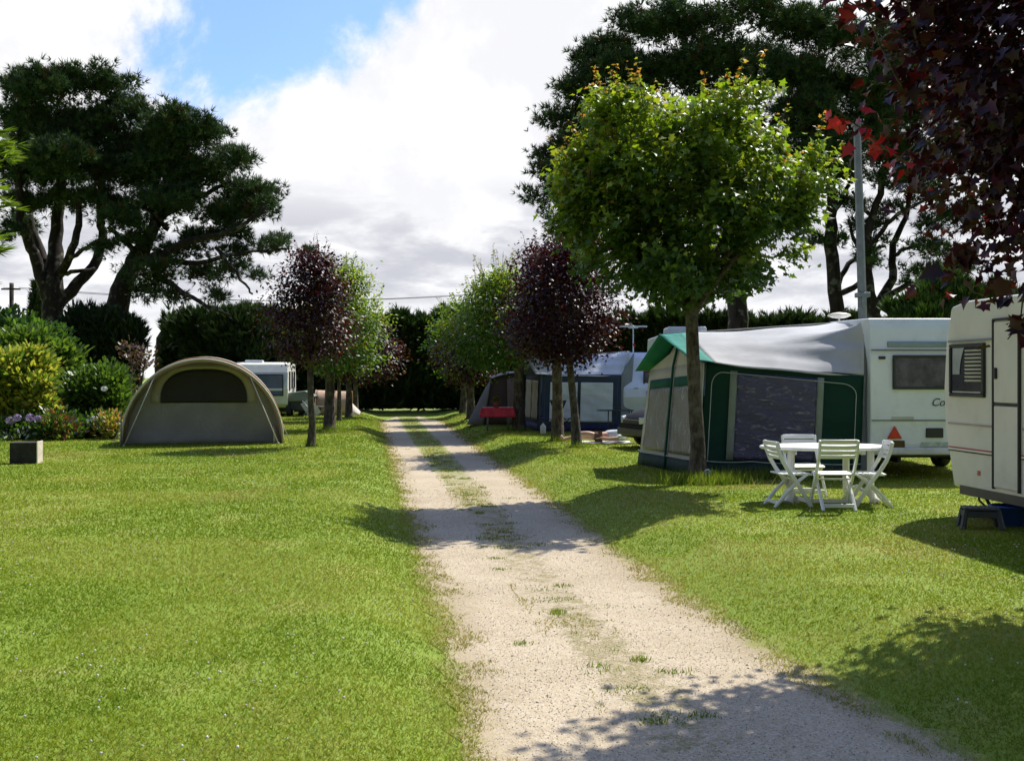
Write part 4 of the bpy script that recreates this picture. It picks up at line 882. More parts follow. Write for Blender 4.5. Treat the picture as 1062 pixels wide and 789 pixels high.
for x in (-.12, -W + .12): wheel(c2, (x, 3.0, .29))
m = MB(); m.box((-W / 2, 2.2, 2.50), (.45, .45, .10)); m.build('roof_vent', M_WHITE, c2, bevel=.03)
# step stool and bucket
st = thing('step_stool', 'dark grey plastic step stool on the shaded grass below the cream caravan', 'step stool', (4.93, 11.3, 0), R(-14)); st.scale = (.85, .85, .95)
m = MB(); m.prism([(-.20, .205), (.20, .205), (.215, .235), (-.215, .235)], lambda p, q, t: (p, t, q), -.15, .15); m.build('step_top', M_DKPOLY, st, bevel=.012)
for sx in (-1, 1):
    for sy in (-1, 1):
        m = MB(); m.tube([(sx * .185, sy * .125, .21), (sx * .225, sy * .155, 0)], [.032, .036], 6, smooth=False); m.build('leg', M_DKPOLY, st)
m = MB(); m.box((0, -.137, .165), (.36, .02, .07)); m.box((0, .137, .165), (.36, .02, .07)); m.box((-.2, 0, .165), (.02, .25, .07)); m.box((.2, 0, .165), (.02, .25, .07)); m.build('apron', M_DKPOLY, st)
m = MB()
for k in range(6): m.box((-.16 + .064 * k, 0, .238), (.02, .24, .008))
m.build('grip_rib', M_DKPOLY, st)
bk = thing('wash_bowl', 'blue plastic bowl on the shaded grass under the cream caravan', 'bowl', (5.33, 11.5, 0))
m = MB(); m.lathe([(.001, .012), (.115, .01), (.12, .0), (.135, .012), (.185, .20), (.205, .205), (.205, .218), (.178, .218), (.125, .03), (.001, .025)], n=32); m.build('bowl', M_BLUE, bk, fix=False)

# --- white caravan at the far left behind the dome tent
W, L = 2.1, 4.6
c3 = thing('caravan', 'small white caravan at the back left, half hidden by the dome tent', 'caravan', (-10.95, 42.2, 0), R(7.5))
prof = [(.12, .35), (0, .5), (-.04, 1.1), (.14, 1.75), (.35, 2.08), (.9, 2.16), (L - .4, 2.12), (L, 1.6), (L, .5), (L - .1, .35)]
shell(prof, W, c3, plain('old_white_panel', (.70, .70, .62), .4, .05, dirt=.25, dirtcol=(.5, .46, .34)), bev=.05)
framed_window(c3, (1.05, -.03, 1.25), 1.75, .86, '-y', pmat=plain('blue_tinted_pane', (.10, .13, .22), .1))
framed_window(c3, (W, .75, 1.40), .55, .78, '+x', proud=.025); framed_window(c3, (W, 2.1, 1.45), .6, .7, '+x', proud=.025); framed_window(c3, (W, 3.4, 1.45), .6, .7, '+x', proud=.025)
m = MB(); m.box((.7, 1.0, 2.18), (.7, .5, .12)); m.build('roof_vent', M_WHITE, c3, bevel=.03)
m = MB(); m.tube([(W / 2 - .5, 0, .42), (W / 2, -1.0, .42)], .04); m.tube([(W / 2 + .5, 0, .42), (W / 2, -1.0, .42)], .04); m.box((W / 2, -.5, .6), (.7, .4, .35)); m.build('drawbar', M_CHASSIS, c3)
running_gear(c3, W, L, .38)
m = MB(); m.box((.5, -.35, .35), (.5, .12, .5), rx=R(-12)); 
# --- caravan joined to the blue-grey awning
W, L = 2.2, 4.6
c4 = thing('caravan', 'white caravan behind the parked dark car, joined to the blue and white awning', 'caravan', (3.2, 31.0, 0), R(1))
prof = [(.10, .38), (0, .55), (-.10, 1.0), (-.06, 1.25), (.26, 1.75), (.42, 2.15), (.75, 2.30), (L - .5, 2.30), (L, 1.8), (L, .5), (L - .1, .38)]
shell(prof, W, c4, M_WHITE, bev=.05)
framed_window(c4, (1.25, .04, 1.52), 1.3, .46, '-y')
text_mesh('lettering', 'oo', .12, M_GREYTRIM, c4, (.30, -.065, 1.22), (R(90), 0, 0))
m = MB(); m.tube([(.55, 1.9, 2.25), (.55, 1.9, 3.1)], .02, 8); m.box((.55, 1.9, 3.12), (.85, .10, .045)); m.box((.55, 1.9, 3.09), (.3, .06, .05)); m.build('antenna', M_WHITE, c4, bevel=.01)
m = MB(); m.tube([(.75, -.05, 1.0), (.70, -.12, 1.15), (.78, -.14, 1.0), (.85, -.12, .75), (.82, -.06, .55)], .035, 6); m.build('cable_loop', M_FRAME, c4)
running_gear(c4, W, L, .4)
# --- high white motor caravan hidden behind the green awning: only its roof box shows
W, L = 2.1, 5.4
c5 = thing('motor_caravan', 'white motor caravan behind the green awning, only its roof box showing', 'caravan', (5.0, 36.6, 0), R(-2))
prof = [(.05, .45), (-.02, .7), (0, 2.75), (.15, 3.0), (L - 1.3, 3.0), (L - .9, 2.2), (L - .8, 1.4), (L - .1, 1.1), (L, .7), (L - .05, .45)]
shell(prof, W, c5, M_WHITE, bev=.05)
m = MB(); m.box((1.03, 1.2, 3.14), (1.34, 1.5, .34)); m.build('roof_box', plain('translucent_white', (.62, .66, .68), .3), c5, bevel=.07, seg=3)
framed_window(c5, (1.05, 0, 1.55), 1.2, .5, '-y'); framed_window(c5, (0, 1.6, 1.5), 1.0, .5, '-x')
wheel(c5, (.12, .9, .32), .32); wheel(c5, (W - .12, .9, .32), .32); wheel(c5, (.12, L - 1.0, .32), .32); wheel(c5, (W - .12, L - 1.0, .32), .32)

# ------------------------------------------------------------------ awnings
def lerp(a, b, t): return a * (1 - t) + b * t
def awning(name, label, q, mats, winY, front, side_frames=True):
    """q: corner points; near side wall A0-A1 (outer) .. C0-C1 (at the caravan); front wall A..B with gable tip G; ridge F..K; far eave B1..D1"""
    root = thing(name, label, 'awning', (q['A0'].x, q['A0'].y, 0)); O = root.location
    V = Vector
    A0, A1, B0, B1, C0, C1, D1, Gp, Fp, K, Pn, NE, FE = [V(q[k]) for k in ('A0', 'A1', 'B0', 'B1', 'C0', 'C1', 'D1', 'G', 'F', 'K', 'P', 'NE', 'FE')]
    def wallpt(P00, P10, P11, P01, u, v): return lerp(lerp(P00, P10, u), lerp(P01, P11, u), v)
    def patch(name, P4, u0, u1, v0, v1, off, mat, parent, th=.012, nu=10, nv=8, fn=None):
        nrm = (P4[1] - P4[0]).cross(P4[3] - P4[0]).normalized()
        mb = MB()
        mb.grid(lambda u, v: wallpt(*P4, lerp(u0, u1, u), lerp(v0, v1, v)) + nrm * (off + (fn(u, v) if fn else 0)), nu, nv)
        return mb.build(name, mat, parent, origin=O, solid=th, fix=False)
    side = [A0, C0, C1, A1]; Hs = (A1.z + C1.z) / 2
    sl = patch('side_wall', side, 0, 1, 0, 1, 0, mats['wall'], root, .01, 24, 14, lambda u, v: .012 * math.sin(u * 19 + v * 4) + .008 * math.sin(v * 13 + u * 7))
    sk = patch('skirt', side, 0, 1, 0, .13, .022, mats['skirt'], root, .008, 24, 2, lambda u, v: .015 * math.sin(u * 40))
    for (u0, u1, v0, v1) in winY:
        w = patch('window', side, u0, u1, v0, v1, .030, mats['window'], sl, .006, 30, 20, lambda u, v: .006 * math.sin(u * 9 + v * 22) + .004 * math.sin(v * 37 + u * 3))
        if mats.get('strip'):
            patch('window_strip', side, u0 - .045, u0, v0, v1 + .01, .030, mats['strip'], sl, .008, 2, 8)
            patch('window_strip', side, u1, u1 + .04, v0, v1 + .01, .030, mats['strip'], sl, .008, 2, 8)
    # piping: arch seam and cord along the skirt
    pp = MB(); nrm = (C0 - A0).cross(A1 - A0).normalized()
    ptf = lambda u, v: wallpt(*side, u, v) + nrm * .035
    arc = [ptf(.055, .14 + .66 * t / 10) for t in range(11)] + [ptf(.055 + .07 * (1 - math.cos(a)), .80 + .12 * math.sin(a)) for a in [i * math.pi / 12 for i in range(1, 7)]]
    arc += [ptf(.125 + .74 * t / 12, .92 - .02 * t / 12) for t in range(1, 13)] + [ptf(.865 + .09 * math.sin(a), .80 + .10 * math.cos(a)) for a in [i * math.pi / 12 for i in range(1, 7)]] + [ptf(.955, .80 - .66 * t / 6) for t in range(1, 7)]
    pp.tube(arc, .007, 5); pp.tube([ptf(t / 24, .145 - .012 * math.sin(math.pi * ((t / 24 * 3) % 1))) for t in range(25)], .008, 5); pp.tube([ptf(.0, v / 10) for v in range(11)], .012, 5)
    pp.build('piping', mats['piping'], sl, origin=O)
    # strip at the caravan
    st_ = patch('joining_strip', [C0, C0 + V((.22, -.02, 0)), Pn + V((.10, -.04, 0)), C1], 0, 1, 0, 1, .004, mats['grey'], root, .012, 6, 10, lambda u, v: .01 * math.sin(v * 9))
    # front wall under the gable
    fr4 = [B0, A0, A1, B1]
    fm = MB(); fm.grid(lambda u, v: wallpt(*fr4, u, v), 12, 10)
    nb = len(fm.v)
    fm.add([B1, A1, Gp], [(0, 1, 2)]); fw_ = fm.build('front_wall', mats['front'], root, origin=O, solid=.01, fix=False)
    patch('skirt', fr4, 0, 1, 0, .13, .022, mats['skirt'], root, .008, 10, 2, lambda u, v: .012 * math.sin(u * 25))
    for (u0, u1, v0, v1) in front:
        patch('window', fr4, u0, u1, v0, v1, .028, mats['fwindow'], fw_, .006, 12, 16, lambda u, v: .006 * math.sin(u * 8 + v * 15))
        if mats.get('band'): patch('window_band', fr4, u0, u1, v1, v1 + .09, .028, mats['band'], fw_, .008, 4, 2)
    if mats.get('band'):
        pp = MB(); n2 = (A0 - B0).cross(B1 - B0).normalized()
        pp.tube([wallpt(*fr4, .5, v / 8) + n2 * .04 for v in range(9)] + [Gp + n2 * .04], .022, 6); pp.build('centre_seam', mats['band'], fw_, origin=O)
        pp = MB(); pp.tube([wallpt(*fr4, u / 16, .15 - .012 * math.sin(math.pi * ((u / 16 * 3) % 1))) + n2 * .04 for u in range(17)], .008, 5); pp.build('piping', mats['piping'], fw_, origin=O)
    # roof: two slopes from the ridge; the near slope twists into a steep creased sail at the caravan
    def near(u, v):
        s = lerp(NE, C1, u); t_ = lerp(Fp, K, u)
        base = lerp(s, t_, v)
        w = u ** 2.2
        bow = lerp(lerp(C1, Pn, min(1, v * 1.7)) if v * 1.7 < 1 else lerp(Pn, K, (v * 1.7 - 1) / .7), base, 0)
        p = lerp(base, bow, w)
        p.z += -.05 * math.sin(math.pi * u) * (1 - v * .3) + .06 * w * math.sin(v * 22 + u * 9) * math.sin(math.pi * min(1, v * 1.2)) + .008 * math.sin(u * 17 + v * 5)
        return p
    rf = MB(); nu, nv = 40, 22
    def addgrid(fn, u0, u1, mi):
        k = max(2, int(nu * (u1 - u0))); rf.grid(lambda u, v: fn(lerp(u0, u1, u), v), k, nv, mi)
    addgrid(near, 0, .13 if mats.get('flap') else .001, 1); addgrid(near, .13 if mats.get('flap') else .001, 1, 0)
    far = lambda u, v: lerp(lerp(FE, D1, u), lerp(Fp, K, u), v) - V((0, 0, .05 * math.sin(math.pi * u) * (1 - v)))
    addgrid(far, 0, .13 if mats.get('flap') else .001, 1); addgrid(far, .13 if mats.get('flap') else .001, 1, 0)
    rf.build('roof', [mats['roof'], mats.get('flap') or mats['roof']], root, origin=O, solid=.008, fix=False)
    # far side wall, unseen from here but closing the tent
    patch('side_wall', [B0, V((D1.x, D1.y, 0)), D1, B1], 0, 1, 0, 1, 0, mats['wall'], root, .01, 8, 4)
    # poles
    pl = MB()
    for p0, p1 in ((A0, A1), (B0, B1)): pl.tube([p0 + V((.03, 0, 0)), p1 + V((.03, 0, 0))], .014, 6)
    pl.tube([Gp + V((.05, 0, -.02)), K + V((0, 0, -.05))], .014, 6); pl.tube([A1, NE], .012, 5); pl.tube([B1, FE], .012, 5); pl.tube([Gp, Fp], .012, 5)
    pl.build('pole', M_STEEL, root, origin=O)
    return root
# window film: creased clear plastic over a dim interior
def film(name, lo, hi, stretch, seed, amt=.5, rough=.16):
    m, nt, b = newmat(name); p = opos(nt)
    mp = nt.nodes.new('ShaderNodeMapping'); nt.links.new(p, mp.inputs[0]); mp.inputs['Scale'].default_value = stretch; mp.inputs['Location'].default_value = (seed, seed * .7, 0)
    a = noise(nt, mp.outputs[0], 3.2, 7, .68, 1.1); big = noise(nt, p, 1.1, 3)
    c = mixc(nt, mth(nt, 'MULTIPLY', mrange(nt, a, .53, .70), amt), lo, hi)
    c = mixc(nt, mth(nt, 'MULTIPLY', mrange(nt, big, .45, .7), .35), c, tuple(x * .55 for x in lo))
    nt.links.new(c, b.inputs['Base Color']); b.inputs['Roughness'].default_value = rough; b.inputs['Specular IOR Level'].default_value = .6
    bump(nt, b, a, .5, .05)
    return m
V = Vector
green = dict(wall=fabric('dark_green_cloth', (.006, .040, .028), .8, .05), skirt=fabric('green_black_skirt', (.012, .032, .028), .7, 0), window=film('violet_clear_film', (.035, .035, .10), (.40, .37, .42), (1.7, 1.7, 4.6), 3, .6),
             strip=plain('grey_strip', (.20, .24, .21), .7), piping=plain('pale_piping', (.40, .45, .42), .6), grey=fabric('grey_cloth', (.17, .19, .20), .8, .12), front=fabric('stone_cloth', (.46, .44, .38), .85, .2),
             fwindow=film('grey_clear_film', (.15, .155, .15), (.42, .42, .39), (2.4, 2.4, .8), 5, .6, .25), band=fabric('green_band', (.008, .075, .055), .8, .05), roof=fabric('white_grey_roof', (.52, .525, .535), .92, .14, .25, wscale=1.2),
             flap=fabric('sea_green_cloth', (.018, .20, .16), .8, .06))
q = dict(A0=V((2.95, 17.05, 0)), A1=V((3.06, 17.1, 1.83)), B0=V((2.30, 19.5, 0)), B1=V((2.50, 19.45, 1.70)), C0=V((5.42, 16.72, 0)), C1=V((5.48, 16.70, 1.62)), D1=V((5.6, 20.0, 1.75)),
         G=V((2.86, 18.25, 2.12)), F=V((2.50, 18.2, 2.31)), K=V((5.58, 18.3, 2.52)), P=V((5.56, 16.95, 2.48)), NE=V((2.82, 16.98, 1.86)), FE=V((2.26, 19.65, 1.70)))
awning('awning', 'dark green awning with a white roof and green gable, left of the white caravan', q, green, [(.215, .715, .155, .93)], [(.07, .47, .17, .80), (.53, .93, .17, .80)])
blue = dict(wall=fabric('navy_cloth', (.045, .062, .10), .8, .05), skirt=fabric('navy_skirt', (.025, .03, .10), .7, 0), window=fabric('pale_blue_panel', (.66, .72, .76), .7, .1), piping=plain('navy_piping', (.06, .08, .12), .6), grey=fabric('blue_grey_cloth', (.24, .27, .30), .8, .1),
            front=fabric('navy_front', (.03, .042, .075), .8, .05), fwindow=film('stone_panel', (.30, .29, .25), (.10, .12, .18), (3, 3, .5), 8, .5, .5), roof=fabric('white_roof', (.66, .67, .68), .75, .14, .2, wscale=1.2))
q = dict(A0=V((.78, 31.0, 0)), A1=V((.84, 31.0, 1.66)), B0=V((.38, 33.8, 0)), B1=V((.45, 33.7, 1.70)), C0=V((3.12, 30.95, 0)), C1=V((3.15, 30.92, 1.64)), D1=V((3.3, 34.4, 1.75)),
         G=V((.62, 32.3, 2.02)), F=V((.40, 32.2, 2.10)), K=V((3.5, 32.6, 2.36)), P=V((3.45, 31.2, 2.30)), NE=V((.68, 30.9, 1.66)), FE=V((.30, 33.9, 1.68)))
awning('awning', 'navy blue awning with pale panels and white roof, behind the maple trunks', q, blue, [(.12, .46, .17, .86), (.50, .90, .17, .86)], [(.1, .48, .2, .88), (.52, .9, .2, .88)])

# ------------------------------------------------------------------ table and chairs
tb_ = thing('garden_table', 'white oval plastic garden table set on the grass before the green awning', 'table', (4.0, 13.75, 0), R(2))
m = MB(); prof = [(.001, .68), (.42, .682), (.47, .672), (.488, .672), (.5, .69), (.497, .708), (.485, .715), (.001, .718)]
m.lathe(prof, n=48, sx=1.66, sy=1.02); m.build('tabletop', M_PLASTIC, tb_, fix=False)
for (x, y) in ((-.50, -.22), (-.36, .22), (.52, -.22), (.36, .22)):
    m = MB(); s = 1 if x > 0 else -1
    m.tube([(x, y, .69), (x, y, .20), (x + s * .02, y * 1.1, .06), (x + s * .05, y * 1.25, 0)], [.045, .043, .05, .075], 12); m.build('leg', M_PLASTIC, tb_)
for s in (-1, 1):
    m = MB(); m.box((s * .44, 0, .64), (.06, .40, .07)); m.tube([(s * .5, -.22, .10), (s * .42, 0, .19), (s * .36, .22, .10)], .028, 8); m.build('leg_brace', M_PLASTIC, tb_, bevel=.012)
def make_chair(label, loc, rz):
    root = thing('folding_chair', label, 'chair', loc, rz, 'white folding chairs round the garden table')
    w = .225
    for s in (-1, 1):
        m = MB(); x = s * w                       # long leg: front foot, up and back, curving into the backrest post
        path = [(0.21, 0.0), (.12, .16), (.02, .33), (-.08, .47), (-.155, .60), (-.20, .72), (-.225, .84)]
        n = len(path); half = .024; vs = []; fs = []
        for i, (y, z) in enumerate(path):
            a = path[min(i + 1, n - 1)]; b = path[max(i - 1, 0)]; t = Vector((a[0] - b[0], a[1] - b[1])).normalized(); nx_, nz_ = -t.y * half, t.x * half
            for (e, xx) in ((1, -.014), (1, .014), (-1, .014), (-1, -.014)): vs.append((x + xx, y + e * nx_, z + e * nz_))
        for i in range(n - 1):
            for k in range(4): fs.append((i * 4 + k, i * 4 + (k + 1) % 4, (i + 1) * 4 + (k + 1) % 4, (i + 1) * 4 + k))
        fs += [(3, 2, 1, 0), tuple((n - 1) * 4 + k for k in range(4))]
        m.add(vs, fs); m.build('back_post', M_PLASTIC, root, bevel=.006)
        m = MB(); xi = s * (w - .035)
        m.tube([(xi, -.24, 0), (xi, -.10, .18), (xi, .06, .34), (xi, .17, .425)], [.022, .022, .022, .02], 6, smooth=False); m.build('leg', M_PLASTIC, root)
    st_ = MB()
    for k in range(6):
        y = .205 - k * .068; st_.box((0, y, .436 - .002 * k - (.012 if k == 0 else 0)), (.41, .055, .02), rx=R(-22) if k == 0 else R(2))
    for s in (-1, 1): st_.box((s * .17, .035, .418), (.03, .36, .02))
    st_.build('seat', M_PLASTIC, root, bevel=.006)
    for (z, hh, y) in ((.82, .055, -.222), (.755, .045, -.207), (.695, .042, -.188), (.640, .042, -.168)):
        m = MB(); m.grid(lambda u, v, z=z, hh=hh, y=y: ((u - .5) * .43, y - .03 * math.sin(math.pi * u) - (v - .5) * hh * .3, z + (v - .5) * hh), 12, 2); m.build('back_slat', M_PLASTIC, root, solid=.016, fix=False, bevel=.004)
    for p_, d_ in (((0, .185, .075), (.43, .022, .05)), ((0, -.205, .06), (.37, .022, .045)), ((0, .0, .36), (.40, .022, .022))):
        m = MB(); m.box(p_, d_); m.build('stretcher', M_PLASTIC, root, bevel=.005)
    return root
ch = make_chair('white folding chair at the near side of the oval table, slatted back to the camera', (3.88, 12.95, 0), 0)
for lab, loc, rz in (('white folding chair in profile at the table end nearest the maple trunk', (3.42, 13.28, 0), R(-84)), ('white folding chair in profile at the table end nearest the red triangle reflector', (4.41, 13.24, 0), R(82)),
                     ('white folding chair on the far side of the oval table, mostly hidden behind it', (3.92, 14.40, 0), R(184))):
    c = copy_tree(ch); c.scale = (1, 1, .95); c.location = loc; c.rotation_euler = (0, 0, rz); c['label'] = lab

# ------------------------------------------------------------------ dome tent on the left
te = thing('dome_tent', 'large beige and grey dome tent with an arched dark window, on the left lawn', 'tent', (-7.22, 25.1, 0), R(13))
def arc_sec(w, h, y0, lean, t, drop=1.0):
    a = math.pi * t; x = -w / 2 * math.cos(a); z = h * abs(math.sin(a)) ** .96
    return Vector((x, y0 + lean * z / h, z))
secs = [(3.62, 1.97, 0.0, -.22), (3.66, 2.02, .35, -.06), (3.66, 2.04, 1.0, 0), (3.5, 1.96, 1.9, 0), (3.2, 1.75, 2.7, -.05), (2.9, 1.3, 3.3, -.35)]
T_TAUPE = fabric('taupe_cloth', (.41, .36, .285), .8, .36, .4); T_GREY = fabric('grey_tent_cloth', (.31, .295, .265), .85, .12, .5, wscale=3.5); T_DARK = fabric('mesh_window', (.022, .022, .018), .5, .0, .3)
T_POLE = plain('orange_sleeve', (.26, .145, .055), .7); T_SLEEVE = plain('pale_sleeve', (.45, .41, .33), .7)
def tent_surf(u, v):
    s = v * (len(secs) - 1); i = min(int(s), len(secs) - 2); f_ = s - i
    f2 = f_ * f_ * (3 - 2 * f_) if False else f_
    p = lerp(arc_sec(*secs[i], u), arc_sec(*secs[i + 1], u), f2)
    sag = .035 * math.sin(math.pi * f_) * math.sin(math.pi * u); p.z -= sag
    return p
m = MB(); m.grid(tent_surf, 48, 25); m.build('flysheet', T_TAUPE, te, solid=.008, fix=False)
# front panel, set back under the hood
fp = lambda u, v: (lambda a: Vector((a.x * .985, .20 + .13 * (a.z / 1.97) - .10 * (1 - v), a.z * .975)))(arc_sec(3.56, 1.93, 0, 0, u))
def front(u, v):                                   # fan from the ground line up to the arch
    e = arc_sec(3.50, 1.93, 0, 0, u); g0 = Vector((e.x, 0, 0)); z = lerp(0.0, e.z, v)
    return Vector((e.x, .34 + .10 * z / 1.92 + .012 * math.sin(u * 17 + v * 6), z))
m = MB(); m.grid(front, 40, 16); m.build('front_panel', T_GREY, te, solid=.006, fix=False)
w = MB()
def win(u, v):
    a = math.pi * u; x = -.99 * math.copysign(abs(math.cos(a)) ** .75, math.cos(a)); zt = .98 + .78 * abs(math.sin(a)) ** .75; z = lerp(.97, zt, v)
    return Vector((x, .320 + .10 * z / 1.92, z))
w.grid(win, 36, 10); fw = w.build('window', T_DARK, te, solid=.005, fix=False)
b_ = MB()
def band(u, v):
    a = math.pi * u; s = lerp(1.02, 1.22, v); x = -.99 * s * math.copysign(abs(math.cos(a)) ** .75, math.cos(a)); z = .98 + .78 * lerp(1.02, 1.12, v) * abs(math.sin(a)) ** .75
    return Vector((x, .326 + .10 * z / 1.92, z))
b_.grid(band, 36, 2); b_.build('window_border', fabric('stone_border', (.40, .365, .30), .85, .1), te, solid=.004, fix=False)
for i, mt, rr_ in ((0, T_SLEEVE, .030), (1, T_POLE, .024), (2, T_SLEEVE, .02), (4, T_SLEEVE, .02)):
    m = MB(); m.tube([arc_sec(secs[i][0] + .02, secs[i][1] + .015, secs[i][2], secs[i][3], t / 40) for t in range(41)], rr_, 6); m.build('pole_sleeve', mt, te)
for sx in (-1, 1):
    m = MB(); a = arc_sec(*secs[0], .30 if sx < 0 else .70); 
    m.tube([a, Vector((sx * 1.72, -.38, 0))], .012, 5); m.tube([Vector((sx * 1.72, -.38, 0)), Vector((sx * 1.72, -.40, .05))], .012, 5); m.build('guy_line', M_LINE, te)
    m = MB(); a = arc_sec(*secs[1], .16 if sx < 0 else .84); m.tube([a, Vector((sx * 2.0, -.15, 0))], .008, 5); m.build('guy_line', M_LINE, te)
m = MB(); m.tube([(-1.78, -.33, 0), (-1.78, -.33, .78)], .014, 6); m.build('storm_pole', M_STEEL, te)
fl = MB(); fl.grid(lambda u, v: Vector((1.60 + .22 * u * (1.2 - v), -.06 + .55 * u, .42 * v)), 4, 5); fl.build('side_flap', fabric('white_flap', (.62, .60, .56), .8, .2), te, solid=.006, fix=False)

# ------------------------------------------------------------------ far tents, trailer
p_ = fabric('pink_beige_cloth', (.56, .40, .28), .85, .2, .5)
t2 = thing('tunnel_tent', 'small pinkish beige tunnel tent at the far left behind the maple trunks', 'tent', (-7.35, 44.5, 0), R(4))
m = MB(); m.grid(lambda u, v: Vector((-.7 + 1.35 * v + .12 * math.sin(math.pi * u) * (v - .5), -.75 * math.cos(math.pi * u) * (1 - .12 * abs(v - .5)), 1.02 * math.sin(math.pi * u) ** .75 * (1 - .06 * v))), 24, 10); m.build('flysheet', p_, t2, solid=.01, fix=False)
m = MB(); m.grid(lambda u, v: Vector((-.7 - .75 * v, -.72 * math.cos(math.pi * u) * (1 - .55 * v), (1.0 - .65 * v) * math.sin(math.pi * u) ** .75)), 20, 6); m.build('rear_section', fabric('dark_grey_cloth', (.06, .055, .055), .85, .1), t2, solid=.01, fix=False)
for v in (0, .5, 1):
    m = MB(); m.tube([Vector((-.7 + 1.35 * v + .12 * math.sin(math.pi * u / 20) * (v - .5), -.76 * math.cos(math.pi * u / 20), 1.03 * math.sin(math.pi * u / 20) ** .75 * (1 - .06 * v))) for u in range(21)], .015, 5); m.build('pole_sleeve', plain('tan_sleeve', (.40, .28, .19), .8), t2)
m = MB(); m.grid(lambda u, v: Vector((.66 + .42 * v, -.55 + 1.0 * u, .55 * math.sin(math.pi * u) ** .7 * (1 - .8 * v))), 10, 5); m.build('porch_flap', fabric('cream_flap', (.66, .60, .52), .8, .2), t2, solid=.006, fix=False)
tr_ = thing('tent_trailer', 'low trailer under a grey-green cover beside the small white caravan at the back left', 'trailer', (-8.85, 43.3, 0), R(6))
m = MB(); m.prism([(-1.0, .55), (.65, .62), (.95, .80), (.55, 1.02), (-.9, .84)], lambda p, q, t: (p, t, q), -.7, .7); m.build('cover', fabric('grey_green_cover', (.20, .235, .19), .8, .1), tr_, bevel=.05)
m = MB(); m.prism([(-.95, .25), (.5, .25), (.55, .62), (-1.0, .56)], lambda p, q, t: (p, t, q), -.62, .62); m.build('trailer_body', plain('dark_trailer', (.03, .035, .04), .6), tr_, bevel=.02)
wheel(tr_, (-.1, -.60, .26), .26, .15); wheel(tr_, (-.1, .60, .26), .26, .15)
m = MB(); m.tube([(.5, 0, .35), (1.25, 0, .35)], .035); m.tube([(1.1, 0, .35), (1.1, 0, 0)], .03); m.build('drawbar', M_CHASSIS, tr_)
fc = thing('folded_lounger', 'white folded lounger leaning against the covered trailer at the back left', 'lounger', (-7.95, 42.4, 0), R(10))
m = MB(); m.box((0, .05, .33), (.50, .035, .72), ry=R(-32)); m.build('panel', fabric('white_sling', (.60, .60, .62), .7, .2), fc)
m = MB(); m.tube([(-.32, -.22, .62), (.20, -.22, -.0)], .018, 6); m.tube([(-.32, .30, .62), (.20, .30, 0)], .018, 6); m.tube([(-.32, -.22, .62), (-.32, .30, .62)], .018, 6); m.tube([(-.05, -.2, .3), (-.35, -.2, 0)], .015, 6); m.tube([(-.05, .28, .3), (-.35, .28, 0)], .015, 6); m.build('frame', M_STEEL, fc)
# brown tent behind the red table
bt = thing('frame_tent', 'brown and pink frame tent in the shade behind the red table', 'tent', (-.30, 36.0, 0), R(3))
BR = fabric('brown_cloth', (.11, .075, .062), .85, .15); PK = fabric('pink_brown_cloth', (.30, .205, .175), .85, .2)
m = MB(); A = [(-.66, -.9, 0), (-.42, -.9, 1.52), (.45, -.9, 1.70), (.78, -.9, 0)]; Bk = [(x, y + 2.2, z * .95) for x, y, z in A]
m.grid(lambda u, v: lerp(lerp(V(A[0]), V(A[3]), u), lerp(V(A[1]), V(A[2]), u), v) + V((0, .02 * math.sin(u * 14), .05 * math.sin(math.pi * u) * v)), 14, 8); m.build('front_panel', BR, bt, solid=.01, fix=False)
m = MB(); m.grid(lambda u, v: lerp(lerp(V(A[1]), V(A[2]), u), lerp(V(Bk[1]), V(Bk[2]), u), v) + V((0, -.12 * (1 - v) , .10 * math.sin(math.pi * v) + .05 * math.sin(math.pi * u))), 10, 8); m.build('roof', fabric('pale_pink_roof', (.46, .36, .33), .8, .25), bt, solid=.01, fix=False)
m = MB(); m.grid(lambda u, v: lerp(lerp(V(A[3]), V(Bk[3]), u), lerp(V(A[2]), V(Bk[2]), u), v), 6, 6); m.grid(lambda u, v: lerp(lerp(V(Bk[3]), V(Bk[0]), u), lerp(V(Bk[2]), V(Bk[1]), u), v), 6, 6); m.build('side_wall', PK, bt, solid=.01, fix=False)
m = MB(); m.grid(lambda u, v: lerp(lerp(V((-1.22, -.5, 0)), V(A[0]), u), lerp(V((-.62, .2, 1.15)), V(A[1]), u), v), 6, 6); m.grid(lambda u, v: lerp(lerp(V((-1.22, -.5, 0)), V((-1.15, 1.4, 0)), u), lerp(V((-.62, .2, 1.15)), V(Bk[1]), u), v), 6, 6); m.build('side_extension', fabric('grey_side', (.13, .125, .12), .85, .12), bt, solid=.01, fix=False)
m = MB(); m.grid(lambda u, v: lerp(lerp(V((.12, -.93, .05)), V((.62, -.93, .05)), u), lerp(V((.08, -.93, 1.50)), V((.40, -.93, 1.56)), u), v) + V((0, -.01 * math.sin(u * 12), 0)), 8, 8); m.build('door_panel', PK, bt, solid=.008, fix=False)
m = MB()
for p0, p1 in ((A[0], A[1]), (A[1], A[2]), (A[2], A[3]), (A[1], Bk[1]), (A[2], Bk[2])): m.tube([V(p0) + V((0, -.03, 0)), V(p1) + V((0, -.03, 0))], .02, 6)
m.build('frame', M_CHASSIS, bt)
